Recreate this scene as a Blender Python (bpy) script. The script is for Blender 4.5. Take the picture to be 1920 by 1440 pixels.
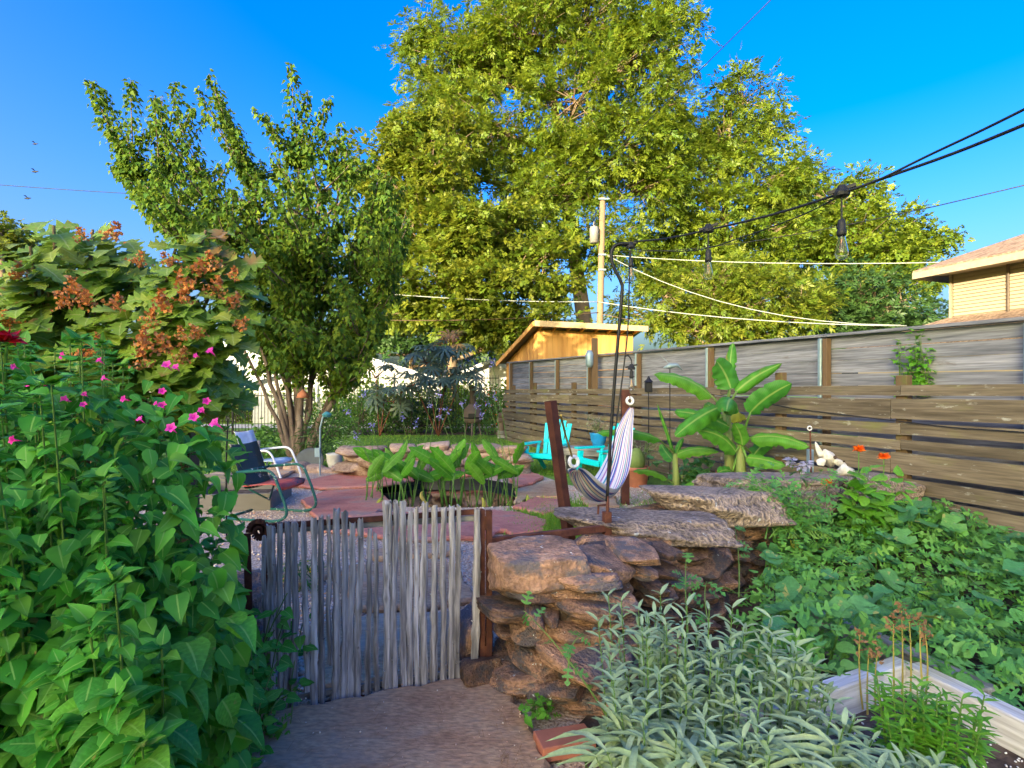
import bpy, bmesh, math, random
import numpy as np
from mathutils import Vector, Matrix, Euler, Quaternion
random.seed(7); rng = np.random.default_rng(11)
S = bpy.context.scene
for o in list(bpy.data.objects): bpy.data.objects.remove(o)
C = S.collection
R = math.radians

# ------------------------------------------------------------------ camera
RIDGE = 15.1
F = 1000.0; HX, HY, EYE = 960.0, 735.0, 1.5      # focal length and horizon in photo pixels, eye height in metres
cam = bpy.data.cameras.new('camera'); camo = bpy.data.objects.new('camera', cam); C.objects.link(camo)
cam.sensor_width = 36; cam.lens = 36 * F / 1920; cam.shift_y = 15 / 1920
camo.location = (0, 0, EYE); camo.rotation_euler = (R(90), 0, 0); cam.clip_start = .05; cam.clip_end = 2000
S.camera = camo
# ------------------------------------------------------------------ sky and sun
SUN_EL, SUN_AZ = R(10), R(210)                   # low evening sun behind the camera and to the left
W = bpy.data.worlds.new('World'); S.world = W; W.use_nodes = True
wn = W.node_tree; wn.nodes.clear()
sky = wn.nodes.new('ShaderNodeTexSky'); sky.sky_type = 'NISHITA'; sky.sun_disc = False
sky.sun_elevation = SUN_EL; sky.sun_rotation = SUN_AZ; sky.air_density = 1.0; sky.dust_density = 9.0; sky.ozone_density = 2.9
hs = wn.nodes.new('ShaderNodeHueSaturation'); hs.inputs['Saturation'].default_value = 1.46; hs.inputs['Hue'].default_value = .525; hs.inputs['Value'].default_value = 1.0
bg = wn.nodes.new('ShaderNodeBackground'); bg.inputs[1].default_value = .15
wo = wn.nodes.new('ShaderNodeOutputWorld')
wn.links.new(sky.outputs[0], hs.inputs['Color']); wn.links.new(hs.outputs[0], bg.inputs[0]); wn.links.new(bg.outputs[0], wo.inputs[0])
sun = bpy.data.lights.new('sun', 'SUN'); sun.energy = 2.05; sun.angle = R(.6); sun.color = (1, .87, .62)
suno = bpy.data.objects.new('sun', sun); C.objects.link(suno)
tos = Vector((math.sin(SUN_AZ) * math.cos(SUN_EL), math.cos(SUN_AZ) * math.cos(SUN_EL), math.sin(SUN_EL)))
suno.rotation_euler = tos.to_track_quat('Z', 'Y').to_euler(); suno.location = (-10, -20, 30)
S.view_settings.view_transform = 'Standard'; S.view_settings.look = 'None'; S.view_settings.gamma = 1
S.view_settings.exposure = 2.8
S.render.engine = 'CYCLES'
cy = S.cycles; cy.max_bounces = 6; cy.diffuse_bounces = 3; cy.glossy_bounces = 2; cy.transmission_bounces = 4
cy.transparent_max_bounces = 6; cy.caustics_reflective = False; cy.caustics_refractive = False
cy.use_denoising = True; cy.sample_clamp_indirect = 8

# ------------------------------------------------------------------ helpers
def P(x, y, Z): return Vector(((x - HX) / F * Z, Z, EYE + (HY - y) / F * Z))        # photo pixel at depth Z metres
def G(x, y, z=0.0):                                                                 # photo pixel on level ground z
    Z = (EYE - z) * F / (y - HY); return Vector(((x - HX) / F * Z, Z, z))
def onplane(x, y, A, B):                                                            # photo pixel on the upright plane through A-B
    u = (x - HX) / F; dx, dy = B[0] - A[0], B[1] - A[1]
    t = (u * A[1] - A[0]) / (dx - u * dy); return P(x, y, A[1] + dy * t)
WM = {}
def put(o, M, parent=None):
    WM[o] = M
    if parent is not None:
        o.parent = parent; o.matrix_parent_inverse = WM[parent].inverted()
    o.matrix_basis = M
    return o
def tag(o, label=None, cat=None, group=None, kind=None):
    if label: o['label'] = label
    if cat: o['category'] = cat
    if group: o['group'] = group
    if kind: o['kind'] = kind
    return o
def thing(name, label, cat, loc, group=None):
    o = bpy.data.objects.new(name, None); C.objects.link(o); o.empty_display_size = .1
    put(o, Matrix.Translation(loc)); return tag(o, label, cat, group)
def link(name, me, M=Matrix(), parent=None, mat=None):
    o = bpy.data.objects.new(name, me); C.objects.link(o)
    if mat and not me.materials: me.materials.append(mat)
    return put(o, M, parent)
def smooth(me, on=True): me.polygons.foreach_set('use_smooth', [on] * len(me.polygons))

class MB:
    def __init__(s): s.v = []; s.f = []
    def add(s, vs, fs):
        n = len(s.v); s.v += [tuple(v) for v in vs]; s.f += [tuple(i + n for i in f) for f in fs]; return s
    def box(s, c, d, M=None):
        vs = [Vector((sx * d[0] / 2, sy * d[1] / 2, sz * d[2] / 2)) for sx in (-1, 1) for sy in (-1, 1) for sz in (-1, 1)]
        if M is not None: vs = [M @ v for v in vs]
        c = Vector(c)
        return s.add([v + c for v in vs], [(0, 1, 3, 2), (4, 6, 7, 5), (0, 4, 5, 1), (2, 3, 7, 6), (0, 2, 6, 4), (1, 5, 7, 3)])
    def beam(s, a, b, w, h, up=(0, 0, 1)):
        a = Vector(a); b = Vector(b); d = (b - a); L = d.length; d.normalize()
        y = Vector(up).cross(d); y = y.normalized() if y.length > 1e-6 else Vector((0, 1, 0)); z = d.cross(y)
        M = Matrix((d, y, z)).transposed()
        return s.box((a + b) / 2, (L, w, h), M)
    def tube(s, pts, rad, n=8, cap=True):
        pts = [Vector(p) for p in pts]; m = len(pts)
        if not hasattr(rad, '__len__'): rad = [rad] * m
        up = Vector((0, 0, 1)); vs = []; fs = []; px = None
        for i, p in enumerate(pts):
            t = (pts[min(i + 1, m - 1)] - pts[max(i - 1, 0)]).normalized()
            if px is None: px = t.orthogonal().normalized()
            px = (px - t * px.dot(t)); px = px.normalized() if px.length > 1e-6 else t.orthogonal().normalized()
            py = t.cross(px)
            for k in range(n):
                a = 2 * math.pi * k / n; vs.append(p + (px * math.cos(a) + py * math.sin(a)) * rad[i])
        for i in range(m - 1):
            for k in range(n):
                k2 = (k + 1) % n; fs.append((i * n + k, i * n + k2, (i + 1) * n + k2, (i + 1) * n + k))
        if cap: fs += [tuple(range(n - 1, -1, -1)), tuple(range((m - 1) * n, m * n))]
        return s.add(vs, fs)
    def lathe(s, prof, c=(0, 0, 0), n=20):
        vs = []; fs = []; m = len(prof); c = Vector(c)
        for r, z in prof:
            for k in range(n):
                a = 2 * math.pi * k / n; vs.append(c + Vector((r * math.cos(a), r * math.sin(a), z)))
        for i in range(m - 1):
            for k in range(n):
                k2 = (k + 1) % n; fs.append((i * n + k, i * n + k2, (i + 1) * n + k2, (i + 1) * n + k))
        fs += [tuple(range(n - 1, -1, -1)), tuple(range((m - 1) * n, m * n))]
        return s.add(vs, fs)
    def prism(s, poly, z0, z1):
        n = len(poly); vs = [(p[0], p[1], z0) for p in poly] + [(p[0], p[1], z1) for p in poly]
        return s.add(vs, [tuple(range(n - 1, -1, -1)), tuple(range(n, 2 * n))] + [(i, (i + 1) % n, n + (i + 1) % n, n + i) for i in range(n)])
    def mesh(s, name, mat=None, sm=False, bevel=0, fixn=True):
        me = bpy.data.meshes.new(name); me.from_pydata(s.v, [], s.f)
        bm = bmesh.new(); bm.from_mesh(me)
        if bevel: bmesh.ops.bevel(bm, geom=list(bm.edges), offset=bevel, segments=1, affect='EDGES', clamp_overlap=True)
        if fixn: bmesh.ops.recalc_face_normals(bm, faces=bm.faces)
        bm.to_mesh(me); bm.free()
        if mat: me.materials.append(mat)
        if sm: smooth(me)
        return me
    def build(s, name, mat, parent=None, sm=False, bevel=0, origin=None, M=None):
        """verts are in world coordinates; the object's origin goes to their middle unless a matrix says they are local"""
        if M is None:
            vs = np.array(s.v); o = Vector((vs.min(0) + vs.max(0)) / 2) if origin is None else Vector(origin)
            s.v = [tuple(Vector(v) - o) for v in s.v]; M = Matrix.Translation(o)
        return link(name, s.mesh(name, mat, sm, bevel), M, parent)
def frame(a, b, up=(0, 0, 1)):
    """matrix with local x from a to b, origin in the middle; returns it and the length"""
    a = Vector(a); b = Vector(b); d = b - a; L = d.length; d.normalize()
    y = Vector(up).cross(d).normalized(); z = d.cross(y)
    M = Matrix((d, y, z)).transposed().to_4x4(); M.translation = (a + b) / 2
    return M, L
def bez(p0, p1, p2, n=8):
    p0, p1, p2 = Vector(p0), Vector(p1), Vector(p2)
    return [p0 * (1 - t) ** 2 + p1 * 2 * t * (1 - t) + p2 * t * t for t in (i / (n - 1) for i in range(n))]
def sag(a, b, d, n=10):
    a = Vector(a); b = Vector(b); return [a.lerp(b, i / (n - 1)) - Vector((0, 0, d * 4 * (i / (n - 1)) * (1 - i / (n - 1)))) for i in range(n)]

# ------------------------------------------------------------------ materials
def nd(nt, t, **k):
    n = nt.nodes.new(t)
    for a, b in k.items(): setattr(n, a, b)
    return n
def newmat(name):
    m = bpy.data.materials.new(name); m.use_nodes = True; nt = m.node_tree; nt.nodes.clear()
    return m, nt, nd(nt, 'ShaderNodeOutputMaterial')
def ramp(nt, cols, pos=None):
    r = nd(nt, 'ShaderNodeValToRGB'); e = r.color_ramp.elements
    while len(e) < len(cols): e.new(.5)
    for i, c in enumerate(cols):
        e[i].position = pos[i] if pos else i / (len(cols) - 1); e[i].color = (*c, 1)
    return r
def coords(nt, scale, rand=True):
    tc = nd(nt, 'ShaderNodeTexCoord'); oi = nd(nt, 'ShaderNodeObjectInfo')
    mu = nd(nt, 'ShaderNodeVectorMath', operation='MULTIPLY_ADD')
    cb = nd(nt, 'ShaderNodeMath', operation='MULTIPLY'); nt.links.new(oi.outputs['Random'], cb.inputs[0]); cb.inputs[1].default_value = 37.0 if rand else 0
    mu.inputs[1].default_value = scale; nt.links.new(tc.outputs['Object'], mu.inputs[0]); nt.links.new(cb.outputs[0], mu.inputs[2])
    return mu.outputs[0], oi
def pmat(name, cols, pos=None, scale=(4, 4, 4), detail=6, rough=.8, bump=.3, bdist=.01, rand=.25, metal=0, spec=.3, over=None, fine=None, dist=0.0, nrough=.6):
    """noise ramp + bump, brightness varying from object to object; over = (colour, scale, lo, hi) patches with a shape of their own"""
    m, nt, out = newmat(name); L = nt.links.new
    v, oi = coords(nt, scale)
    nz = nd(nt, 'ShaderNodeTexNoise'); nz.inputs['Scale'].default_value = 1; nz.inputs['Detail'].default_value = detail; nz.inputs['Roughness'].default_value = nrough; nz.inputs['Distortion'].default_value = dist
    L(v, nz.inputs['Vector']); r = ramp(nt, cols, pos); L(nz.outputs['Fac'], r.inputs[0]); col = r.outputs[0]; h = nz.outputs['Fac']
    if fine:
        v2, _ = coords(nt, fine[0]); n2 = nd(nt, 'ShaderNodeTexNoise'); n2.inputs['Scale'].default_value = 1; n2.inputs['Detail'].default_value = 3; L(v2, n2.inputs['Vector'])
        mx = nd(nt, 'ShaderNodeMix', data_type='RGBA', blend_type='MULTIPLY'); mr = ramp(nt, [fine[1], fine[2]], [.35, .65]); L(n2.outputs['Fac'], mr.inputs[0])
        mx.inputs[0].default_value = 1; L(col, mx.inputs[6]); L(mr.outputs[0], mx.inputs[7]); col = mx.outputs[2]
        ad = nd(nt, 'ShaderNodeMath', operation='ADD'); L(h, ad.inputs[0]); L(n2.outputs['Fac'], ad.inputs[1]); h = ad.outputs[0]
    if over:
        for oc, osc, lo, hi in (over if isinstance(over, list) else [over]):
            v3, _ = coords(nt, osc); n3 = nd(nt, 'ShaderNodeTexNoise'); n3.inputs['Scale'].default_value = 1; n3.inputs['Detail'].default_value = 5; n3.inputs['Roughness'].default_value = .65; L(v3, n3.inputs['Vector'])
            mp = nd(nt, 'ShaderNodeMapRange'); mp.inputs[1].default_value = lo; mp.inputs[2].default_value = hi; L(n3.outputs['Fac'], mp.inputs[0])
            mx = nd(nt, 'ShaderNodeMix', data_type='RGBA'); L(mp.outputs[0], mx.inputs[0]); L(col, mx.inputs[6]); mx.inputs[7].default_value = (*oc, 1); col = mx.outputs[2]
    hv = nd(nt, 'ShaderNodeHueSaturation'); mp = nd(nt, 'ShaderNodeMapRange'); mp.inputs[3].default_value = 1 - rand; mp.inputs[4].default_value = 1 + rand
    L(oi.outputs['Random'], mp.inputs[0]); L(mp.outputs[0], hv.inputs['Value']); L(col, hv.inputs['Color'])
    b = nd(nt, 'ShaderNodeBsdfPrincipled'); L(hv.outputs[0], b.inputs['Base Color']); b.inputs['Roughness'].default_value = rough; b.inputs['Metallic'].default_value = metal; b.inputs['Specular IOR Level'].default_value = spec
    if bump:
        bp = nd(nt, 'ShaderNodeBump'); bp.inputs['Strength'].default_value = bump; bp.inputs['Distance'].default_value = bdist; L(h, bp.inputs['Height']); L(bp.outputs[0], b.inputs['Normal'])
    L(b.outputs[0], out.inputs[0]); return m
def leafmat(name, cols, trans=.3, rough=.42, rib=None, spec=.35, tcol=None, spot=None, veins=0):
    m, nt, out = newmat(name); L = nt.links.new
    at = nd(nt, 'ShaderNodeAttribute', attribute_name='rnd'); oi = nd(nt, 'ShaderNodeObjectInfo')
    ad = nd(nt, 'ShaderNodeMath', operation='ADD'); fr = nd(nt, 'ShaderNodeMath', operation='FRACT')
    L(at.outputs['Fac'], ad.inputs[0]); L(oi.outputs['Random'], ad.inputs[1]); L(ad.outputs[0], fr.inputs[0])
    r = ramp(nt, cols); L(fr.outputs[0], r.inputs[0]); col = r.outputs[0]
    g = nd(nt, 'ShaderNodeTexCoord'); nz = nd(nt, 'ShaderNodeTexNoise'); nz.inputs['Scale'].default_value = 9; nz.inputs['Detail'].default_value = 3; L(g.outputs['Object'], nz.inputs['Vector'])
    mr = nd(nt, 'ShaderNodeMapRange'); mr.inputs[1].default_value = .3; mr.inputs[2].default_value = .7; mr.inputs[3].default_value = .78; mr.inputs[4].default_value = 1.18; L(nz.outputs['Fac'], mr.inputs[0])
    hv = nd(nt, 'ShaderNodeHueSaturation'); L(col, hv.inputs['Color']); L(mr.outputs[0], hv.inputs['Value']); col = hv.outputs[0]
    bump = None
    if veins:                                            # side veins, from a coordinate stored on the blade
        va = nd(nt, 'ShaderNodeAttribute', attribute_name='vy'); mu = nd(nt, 'ShaderNodeMath', operation='MULTIPLY'); mu.inputs[1].default_value = veins; sn = nd(nt, 'ShaderNodeMath', operation='SINE'); L(va.outputs['Fac'], mu.inputs[0]); L(mu.outputs[0], sn.inputs[0])
        mp = nd(nt, 'ShaderNodeMapRange'); mp.inputs[1].default_value = .55; mp.inputs[2].default_value = 1; mp.inputs[4].default_value = .16; L(sn.outputs[0], mp.inputs[0])
        lt = nd(nt, 'ShaderNodeHueSaturation'); lt.inputs['Value'].default_value = 1.7; lt.inputs['Saturation'].default_value = .9; L(col, lt.inputs['Color']); mx = nd(nt, 'ShaderNodeMix', data_type='RGBA'); L(mp.outputs[0], mx.inputs[0]); L(col, mx.inputs[6]); L(lt.outputs[0], mx.inputs[7]); col = mx.outputs[2]
        bump = nd(nt, 'ShaderNodeBump'); bump.inputs['Strength'].default_value = .10; bump.inputs['Distance'].default_value = .001; bump.invert = True; L(sn.outputs[0], bump.inputs['Height'])
    if rib:
        ra = nd(nt, 'ShaderNodeAttribute', attribute_name='rib'); mp = nd(nt, 'ShaderNodeMapRange'); mp.inputs[1].default_value = .9; mp.inputs[2].default_value = .97; mp.inputs[4].default_value = .8; L(ra.outputs['Fac'], mp.inputs[0])
        mx = nd(nt, 'ShaderNodeMix', data_type='RGBA'); L(mp.outputs[0], mx.inputs[0]); L(col, mx.inputs[6]); mx.inputs[7].default_value = (*rib, 1); col = mx.outputs[2]
    if spot:                                             # blemishes: small scorched and pale patches
        cb = nd(nt, 'ShaderNodeMath', operation='MULTIPLY'); L(oi.outputs['Random'], cb.inputs[0]); cb.inputs[1].default_value = 53.0
        va = nd(nt, 'ShaderNodeVectorMath', operation='ADD'); L(g.outputs['Object'], va.inputs[0]); L(cb.outputs[0], va.inputs[1])
        ns = nd(nt, 'ShaderNodeTexNoise'); ns.inputs['Scale'].default_value = spot[1]; ns.inputs['Detail'].default_value = 4; L(va.outputs[0], ns.inputs['Vector'])
        mp = nd(nt, 'ShaderNodeMapRange'); mp.inputs[1].default_value = spot[2]; mp.inputs[2].default_value = spot[2] + .05; L(ns.outputs['Fac'], mp.inputs[0])
        mx = nd(nt, 'ShaderNodeMix', data_type='RGBA'); L(mp.outputs[0], mx.inputs[0]); L(col, mx.inputs[6]); mx.inputs[7].default_value = (*spot[0], 1); col = mx.outputs[2]
    b = nd(nt, 'ShaderNodeBsdfPrincipled'); L(col, b.inputs['Base Color']); b.inputs['Roughness'].default_value = rough; b.inputs['Specular IOR Level'].default_value = spec
    if bump: L(bump.outputs[0], b.inputs['Normal'])
    t = nd(nt, 'ShaderNodeBsdfTranslucent'); h2 = nd(nt, 'ShaderNodeHueSaturation'); h2.inputs['Value'].default_value = 1.5; h2.inputs['Hue'].default_value = .485; L(col, h2.inputs['Color']); L(h2.outputs[0], t.inputs[0])
    mx = nd(nt, 'ShaderNodeMixShader'); mx.inputs[0].default_value = trans; L(b.outputs[0], mx.inputs[1]); L(t.outputs[0], mx.inputs[2]); L(mx.outputs[0], out.inputs[0])
    return m
def flat(name, c, rough=.5, metal=0, spec=.4, var=.12): return pmat(name, [tuple(x * (1 - var) for x in c), tuple(min(1, x * (1 + var)) for x in c)], [.35, .65], (9, 9, 9), 4, rough, .08, .003, .06, metal, spec)
M_ = {}
M_['slat'] = pmat('slat_wood', [(.09, .07, .045), (.165, .13, .088), (.24, .195, .135)], [.3, .5, .72], (1.1, 9, 14), 7, .85, .5, .004, .2,
                  over=[((.40, .39, .33), (5, 9, 16), .60, .70), ((.17, .175, .05), (1.5, 4, 5), .56, .75)], fine=((3, 60, 60), (.7, .7, .7), (1.1, 1.1, 1.1)))
M_['plank'] = pmat('grey_plank', [(.125, .13, .155), (.23, .235, .27), (.34, .34, .38)], [.3, .5, .75], (1.0, 8, 14), 7, .85, .5, .004, .2,
                   over=((.12, .095, .08), (2.2, 5, 9), .64, .8), fine=((2.5, 60, 60), (.66, .66, .66), (1.1, 1.1, 1.1)))
M_['post'] = pmat('brown_post', [(.09, .055, .03), (.2, .13, .07)], None, (12, 12, 2), 6, .85, .5, .004, .2, over=((.12, .14, .03), (4, 4, 3), .55, .7))
M_['galv'] = flat('galvanised_post', (.24, .33, .38), .45, .3)
M_['stick'] = pmat('driftwood', [(.18, .16, .15), (.39, .36, .34), (.56, .52, .49)], [.28, .5, .75], (16, 16, 2.2), 7, .85, .9, .006, .22,
                   over=((.17, .115, .06), (6, 6, 1.6), .58, .75), fine=((60, 60, 4), (.42, .42, .42), (1.2, 1.2, 1.2)))
M_['rust'] = pmat('rusty_steel', [(.055, .022, .016), (.12, .042, .026), (.2, .08, .042)], [.3, .5, .72], (14, 14, 14), 7, .75, .35, .003, .12, .25)
M_['rustp'] = pmat('rust_post', [(.05, .022, .018), (.10, .036, .026), (.15, .055, .036)], [.3, .5, .72], (7, 7, 7), 7, .6, .2, .003, .05, .4)
M_['wallstone'] = pmat('wall_stone', [(.11, .072, .055), (.26, .15, .10), (.40, .225, .14), (.45, .33, .235)], [.3, .45, .58, .76], (2.2, 2.2, .9), 8, .85, .8, .03, .45,
                       over=[((.12, .10, .10), (1.2, 1.2, .6), .5, .58), ((.55, .58, .55), (5, 5, 2), .665, .69)], fine=((15, 15, 6), (.66, .66, .66), (1.15, 1.15, 1.15)))
M_['capstone'] = pmat('cap_stone_grey', [(.13, .10, .085), (.28, .215, .175), (.39, .30, .24), (.46, .29, .19)], [.3, .45, .6, .78], (3.2, 2.4, .8), 9, .9, 1, .05, .2,
                       over=((.52, .52, .50), (9, 7, 2), .64, .68), fine=((22, 17, 5), (.5, .5, .5), (1.2, 1.2, 1.2)))
M_['flag'] = pmat('flagstone', [(.37, .19, .10), (.54, .32, .18), (.58, .39, .235), (.52, .40, .27)], [.3, .45, .6, .75], (2.2, 3.5, 4), 8, .75, .5, .008, .14,
                  over=((.40, .31, .23), (1.6, 2.4, 2), .52, .66), fine=((26, 60, 40), (.7, .7, .7), (1.1, 1.1, 1.1)))
M_['flagred'] = pmat('red_flagstone', [(.34, .115, .085), (.50, .19, .14), (.44, .26, .19)], [.3, .5, .75], (1.8, 3, 4), 8, .7, .5, .008, .16,
                     over=((.28, .19, .17), (2, 3, 2), .56, .7), fine=((30, 46, 40), (.86, .86, .86), (1.1, 1.1, 1.1)))
M_['boulder'] = pmat('boulder', [(.18, .12, .09), (.36, .24, .17), (.44, .35, .28)], [.3, .5, .75], (5, 5, 5), 7, .85, .5, .02, .3)
M_['gravel'] = pmat('gravel', [(.26, .17, .12), (.58, .42, .30), (.7, .6, .5)], [.36, .5, .68], (60, 60, 60), 3, .9, 1, .02, 0)
M_['pebble'] = leafmat('pebble', [(.42, .22, .14), (.72, .6, .47), (.56, .32, .21), (.76, .7, .61), (.5, .35, .25)], 0, .8)
M_['grass'] = pmat('lawn', [(.09, .2, .018), (.15, .28, .03), (.23, .32, .055)], [.3, .52, .75], (1.2, 1.2, 1.2), 8, .9, .6, .03, 0, fine=((40, 40, 40), (.6, .6, .6), (1.2, 1.2, 1.2)))
M_['blade'] = leafmat('grass_blade', [(.10, .26, .02), (.16, .34, .028), (.25, .38, .05)], .3)
M_['soil'] = pmat('soil', [(.04, .026, .018), (.09, .06, .042), (.16, .12, .09)], [.35, .52, .72], (14, 14, 14), 7, .95, .9, .02, 0)
M_['bark'] = pmat('bark', [(.075, .052, .04), (.155, .11, .085), (.25, .195, .16)], [.3, .5, .75], (7, 7, 2.5), 7, .9, .9, .02, .1)
M_['barkwarm'] = pmat('bark_warm', [(.16, .11, .07), (.30, .21, .13)], None, (4, 4, 1), 7, .9, .8, .03, .1)
M_['stem'] = leafmat('green_stem', [(.08, .2, .03), (.12, .25, .045), (.12, .19, .05)], .1)
M_['cyan'] = flat('turquoise_plastic', (.0, .62, .66), .35, 0, .45, .04)
M_['black'] = flat('black_metal', (.012, .012, .014), .5, .2)
M_['rubber'] = flat('black_cord', (.015, .015, .016), .6)
M_['liner'] = flat('pond_liner', (.012, .013, .016), .35)
M_['white'] = flat('white_paint', (.75, .75, .74), .5)
M_['bone'] = pmat('bone', [(.5, .46, .38), (.78, .75, .68)], [.3, .6], (14, 14, 14), 5, .8, .5, .006, .05)
M_['terra'] = flat('terracotta', (.42, .155, .085), .8)
M_['bluepot'] = flat('blue_glaze', (.02, .25, .55), .25)
M_['greywood'] = pmat('grey_wood', [(.17, .155, .135), (.31, .29, .26), (.43, .41, .38)], [.3, .5, .75], (1.2, 12, 12), 7, .85, .5, .004, .15, fine=((3, 60, 60), (.7, .7, .7), (1.1, 1.1, 1.1)))
M_['whitewood'] = pmat('weathered_white_timber', [(.52, .51, .49), (.64, .63, .61), (.74, .73, .71)], [.32, .5, .7], (1.5, 9, 9), 7, .85, .6, .004, .1, fine=((4, 70, 70), (.72, .7, .68), (1.08, 1.08, 1.08)))
M_['siding'] = pmat('tan_siding', [(.34, .275, .18), (.37, .30, .20)], None, (.25, 3, 3), 2, .7, 0, .002, .05)
M_['shingle'] = pmat('shingles', [(.17, .105, .07), (.30, .20, .135), (.38, .27, .19)], [.35, .52, .7], (3, 9, 9), 5, .9, .6, .02, .1, fine=((16, 16, 40), (.65, .65, .65), (1.15, 1.15, 1.15)))
M_['fascia'] = flat('cream_fascia', (.33, .26, .18), .6)
M_['shedwood'] = pmat('shed_siding', [(.46, .20, .05), (.62, .31, .08), (.68, .38, .11)], [.3, .5, .75], (5, 5, .7), 6, .8, .3, .005, .12)
M_['polewood'] = pmat('pole_wood', [(.17, .11, .06), (.29, .20, .115)], None, (9, 9, 1), 6, .9, .5, .006, 0)
M_['cable'] = flat('pale_cable', (.36, .37, .32), .6)
M_['glass'], nt, out = newmat('bulb_glass')
b = nd(nt, 'ShaderNodeBsdfPrincipled'); b.inputs['Base Color'].default_value = (.95, .97, 1, 1); b.inputs['Roughness'].default_value = .02; b.inputs['Transmission Weight'].default_value = 1; b.inputs['IOR'].default_value = 1.25
nt.links.new(b.outputs[0], out.inputs[0])
M_['fil'] = flat('filament', (.75, .42, .15), .3, .6)
M_['water'], nt, out = newmat('pond_water')
b = nd(nt, 'ShaderNodeBsdfPrincipled'); b.inputs['Base Color'].default_value = (.008, .012, .012, 1); b.inputs['Roughness'].default_value = .06; nz = nd(nt, 'ShaderNodeTexNoise'); nz.inputs['Scale'].default_value = 5; bp = nd(nt, 'ShaderNodeBump'); bp.inputs['Strength'].default_value = .08
nt.links.new(nz.outputs['Fac'], bp.inputs['Height']); nt.links.new(bp.outputs[0], b.inputs['Normal']); nt.links.new(b.outputs[0], out.inputs[0])
# ------------------------------------------------------------------ leaves
def leaf_tmpl(st, fold=.25, droop=.25, lobey=None, wave=0.0, cross=1):
    """st = [(t, halfwidth)]; blade along +y, length 1, face up +z; returns verts, faces, rib values"""
    v = []; rb = []; f = []
    for i, (t, w) in enumerate(st):
        dz = -droop * t * t; yo = lobey[i] if lobey else 0
        wz = wave * (1 if i % 2 else -1)
        v += [(-w, t + yo, dz + w * fold + wz), (0, t, dz), (w, t + yo, dz + w * fold - wz)]; rb += [0, 1, 0]
    for i in range(len(st) - 1):
        a = 3 * i; b = a + 3; f += [(a, a + 1, b + 1, b), (a + 1, a + 2, b + 2, b + 1)]
    return np.array(v, float), f, np.array(rb, float)
T_HEART = leaf_tmpl([(-.06, .16), (.0, .30), (.13, .40), (.35, .38), (.6, .25), (.82, .11), (1, .0)], .25, .35, wave=.025)
T_HEART2 = leaf_tmpl([(-.04, .15), (.02, .28), (.15, .37), (.4, .33), (.65, .2), (.85, .09), (1, .0)], .5, .55)
T_HEART3 = leaf_tmpl([(-.02, .10), (.06, .24), (.22, .33), (.45, .30), (.7, .17), (1, .0)], -.15, .15, wave=.02)
T_SMALL = leaf_tmpl([(0, .12), (.3, .38), (1, 0)], .3, .3)
T_DIAM = (np.array([(0, 0, 0), (-.26, .45, .06), (.26, .45, .06), (0, 1, -.15)], float), [(0, 2, 1), (1, 2, 3)], np.zeros(4))
T_LANCE = leaf_tmpl([(0, .03), (.2, .10), (.5, .13), (.8, .08), (1, .0)], .55, .25)
T_LANCED = leaf_tmpl([(0, .02), (.25, .055), (.5, .065), (.8, .045), (1, .0)], .5, .95)
T_NARROW = leaf_tmpl([(0, .04), (.35, .13), (.7, .09), (1, .0)], .3, .3)
T_OAK = leaf_tmpl([(-.02, .05), (.04, .26), (.16, .28), (.22, .50), (.40, .24), (.46, .55), (.66, .22), (.74, .36), (.88, .14), (1, .0)], .16, .3,
                  [0, -.05, 0, .06, 0, .14, 0, .10, .02, 0])
T_MELON = leaf_tmpl([(0, .02), (.08, .30), (.17, .33), (.22, .05), (.36, .06), (.44, .38), (.53, .36), (.57, .06), (.72, .06), (.80, .21), (.90, .15), (1.05, .0)], .12, .2,
                    [0, .02, .05, 0, 0, .06, .08, 0, 0, .04, .03, 0])
def round_leaf(n=12, notch=.5, cup=.12, lobes=5):
    v = [(0, 0, 0)]; rb = [1]; f = []
    for k in range(n + 1):
        a = -math.pi / 2 + .22 + (2 * math.pi - .44) * k / n
        r = .52 * (1 + .10 * math.cos(lobes * (a - math.pi / 2)))
        v.append((r * math.cos(a), .12 + r * math.sin(a), cup * (1 + .6 * math.sin(3 * a)) - .02)); rb.append(.0 if k % 2 else .75)
    for k in range(n): f.append((0, k + 1, k + 2))
    return np.array(v, float), f, np.array(rb, float)
T_SQUASH = round_leaf()
def palmate(n=9, L=1.0, w=.085):
    v = []; f = []; rb = []
    for k in range(n):
        a = R(-140 + 280 * k / (n - 1)); l = L * (.62 + .38 * math.cos(a * .62)); c, s = math.cos(a), math.sin(a); b = len(v)
        for (t, ww, z) in ((0, .03, 0), (.35, w * .7, .03), (.65, w * 1.25, -.03)):
            for sg in (-1, 1): v.append((s * t * l + c * sg * ww, c * t * l - s * sg * ww, z)); rb.append(.4)
        v.append((s * l, c * l, -.2)); rb.append(0)
        f += [(b, b + 1, b + 3, b + 2), (b + 2, b + 3, b + 5, b + 4), (b + 4, b + 5, b + 6)]
    return np.array(v, float), f, np.array(rb, float)
T_PALM = palmate()
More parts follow.
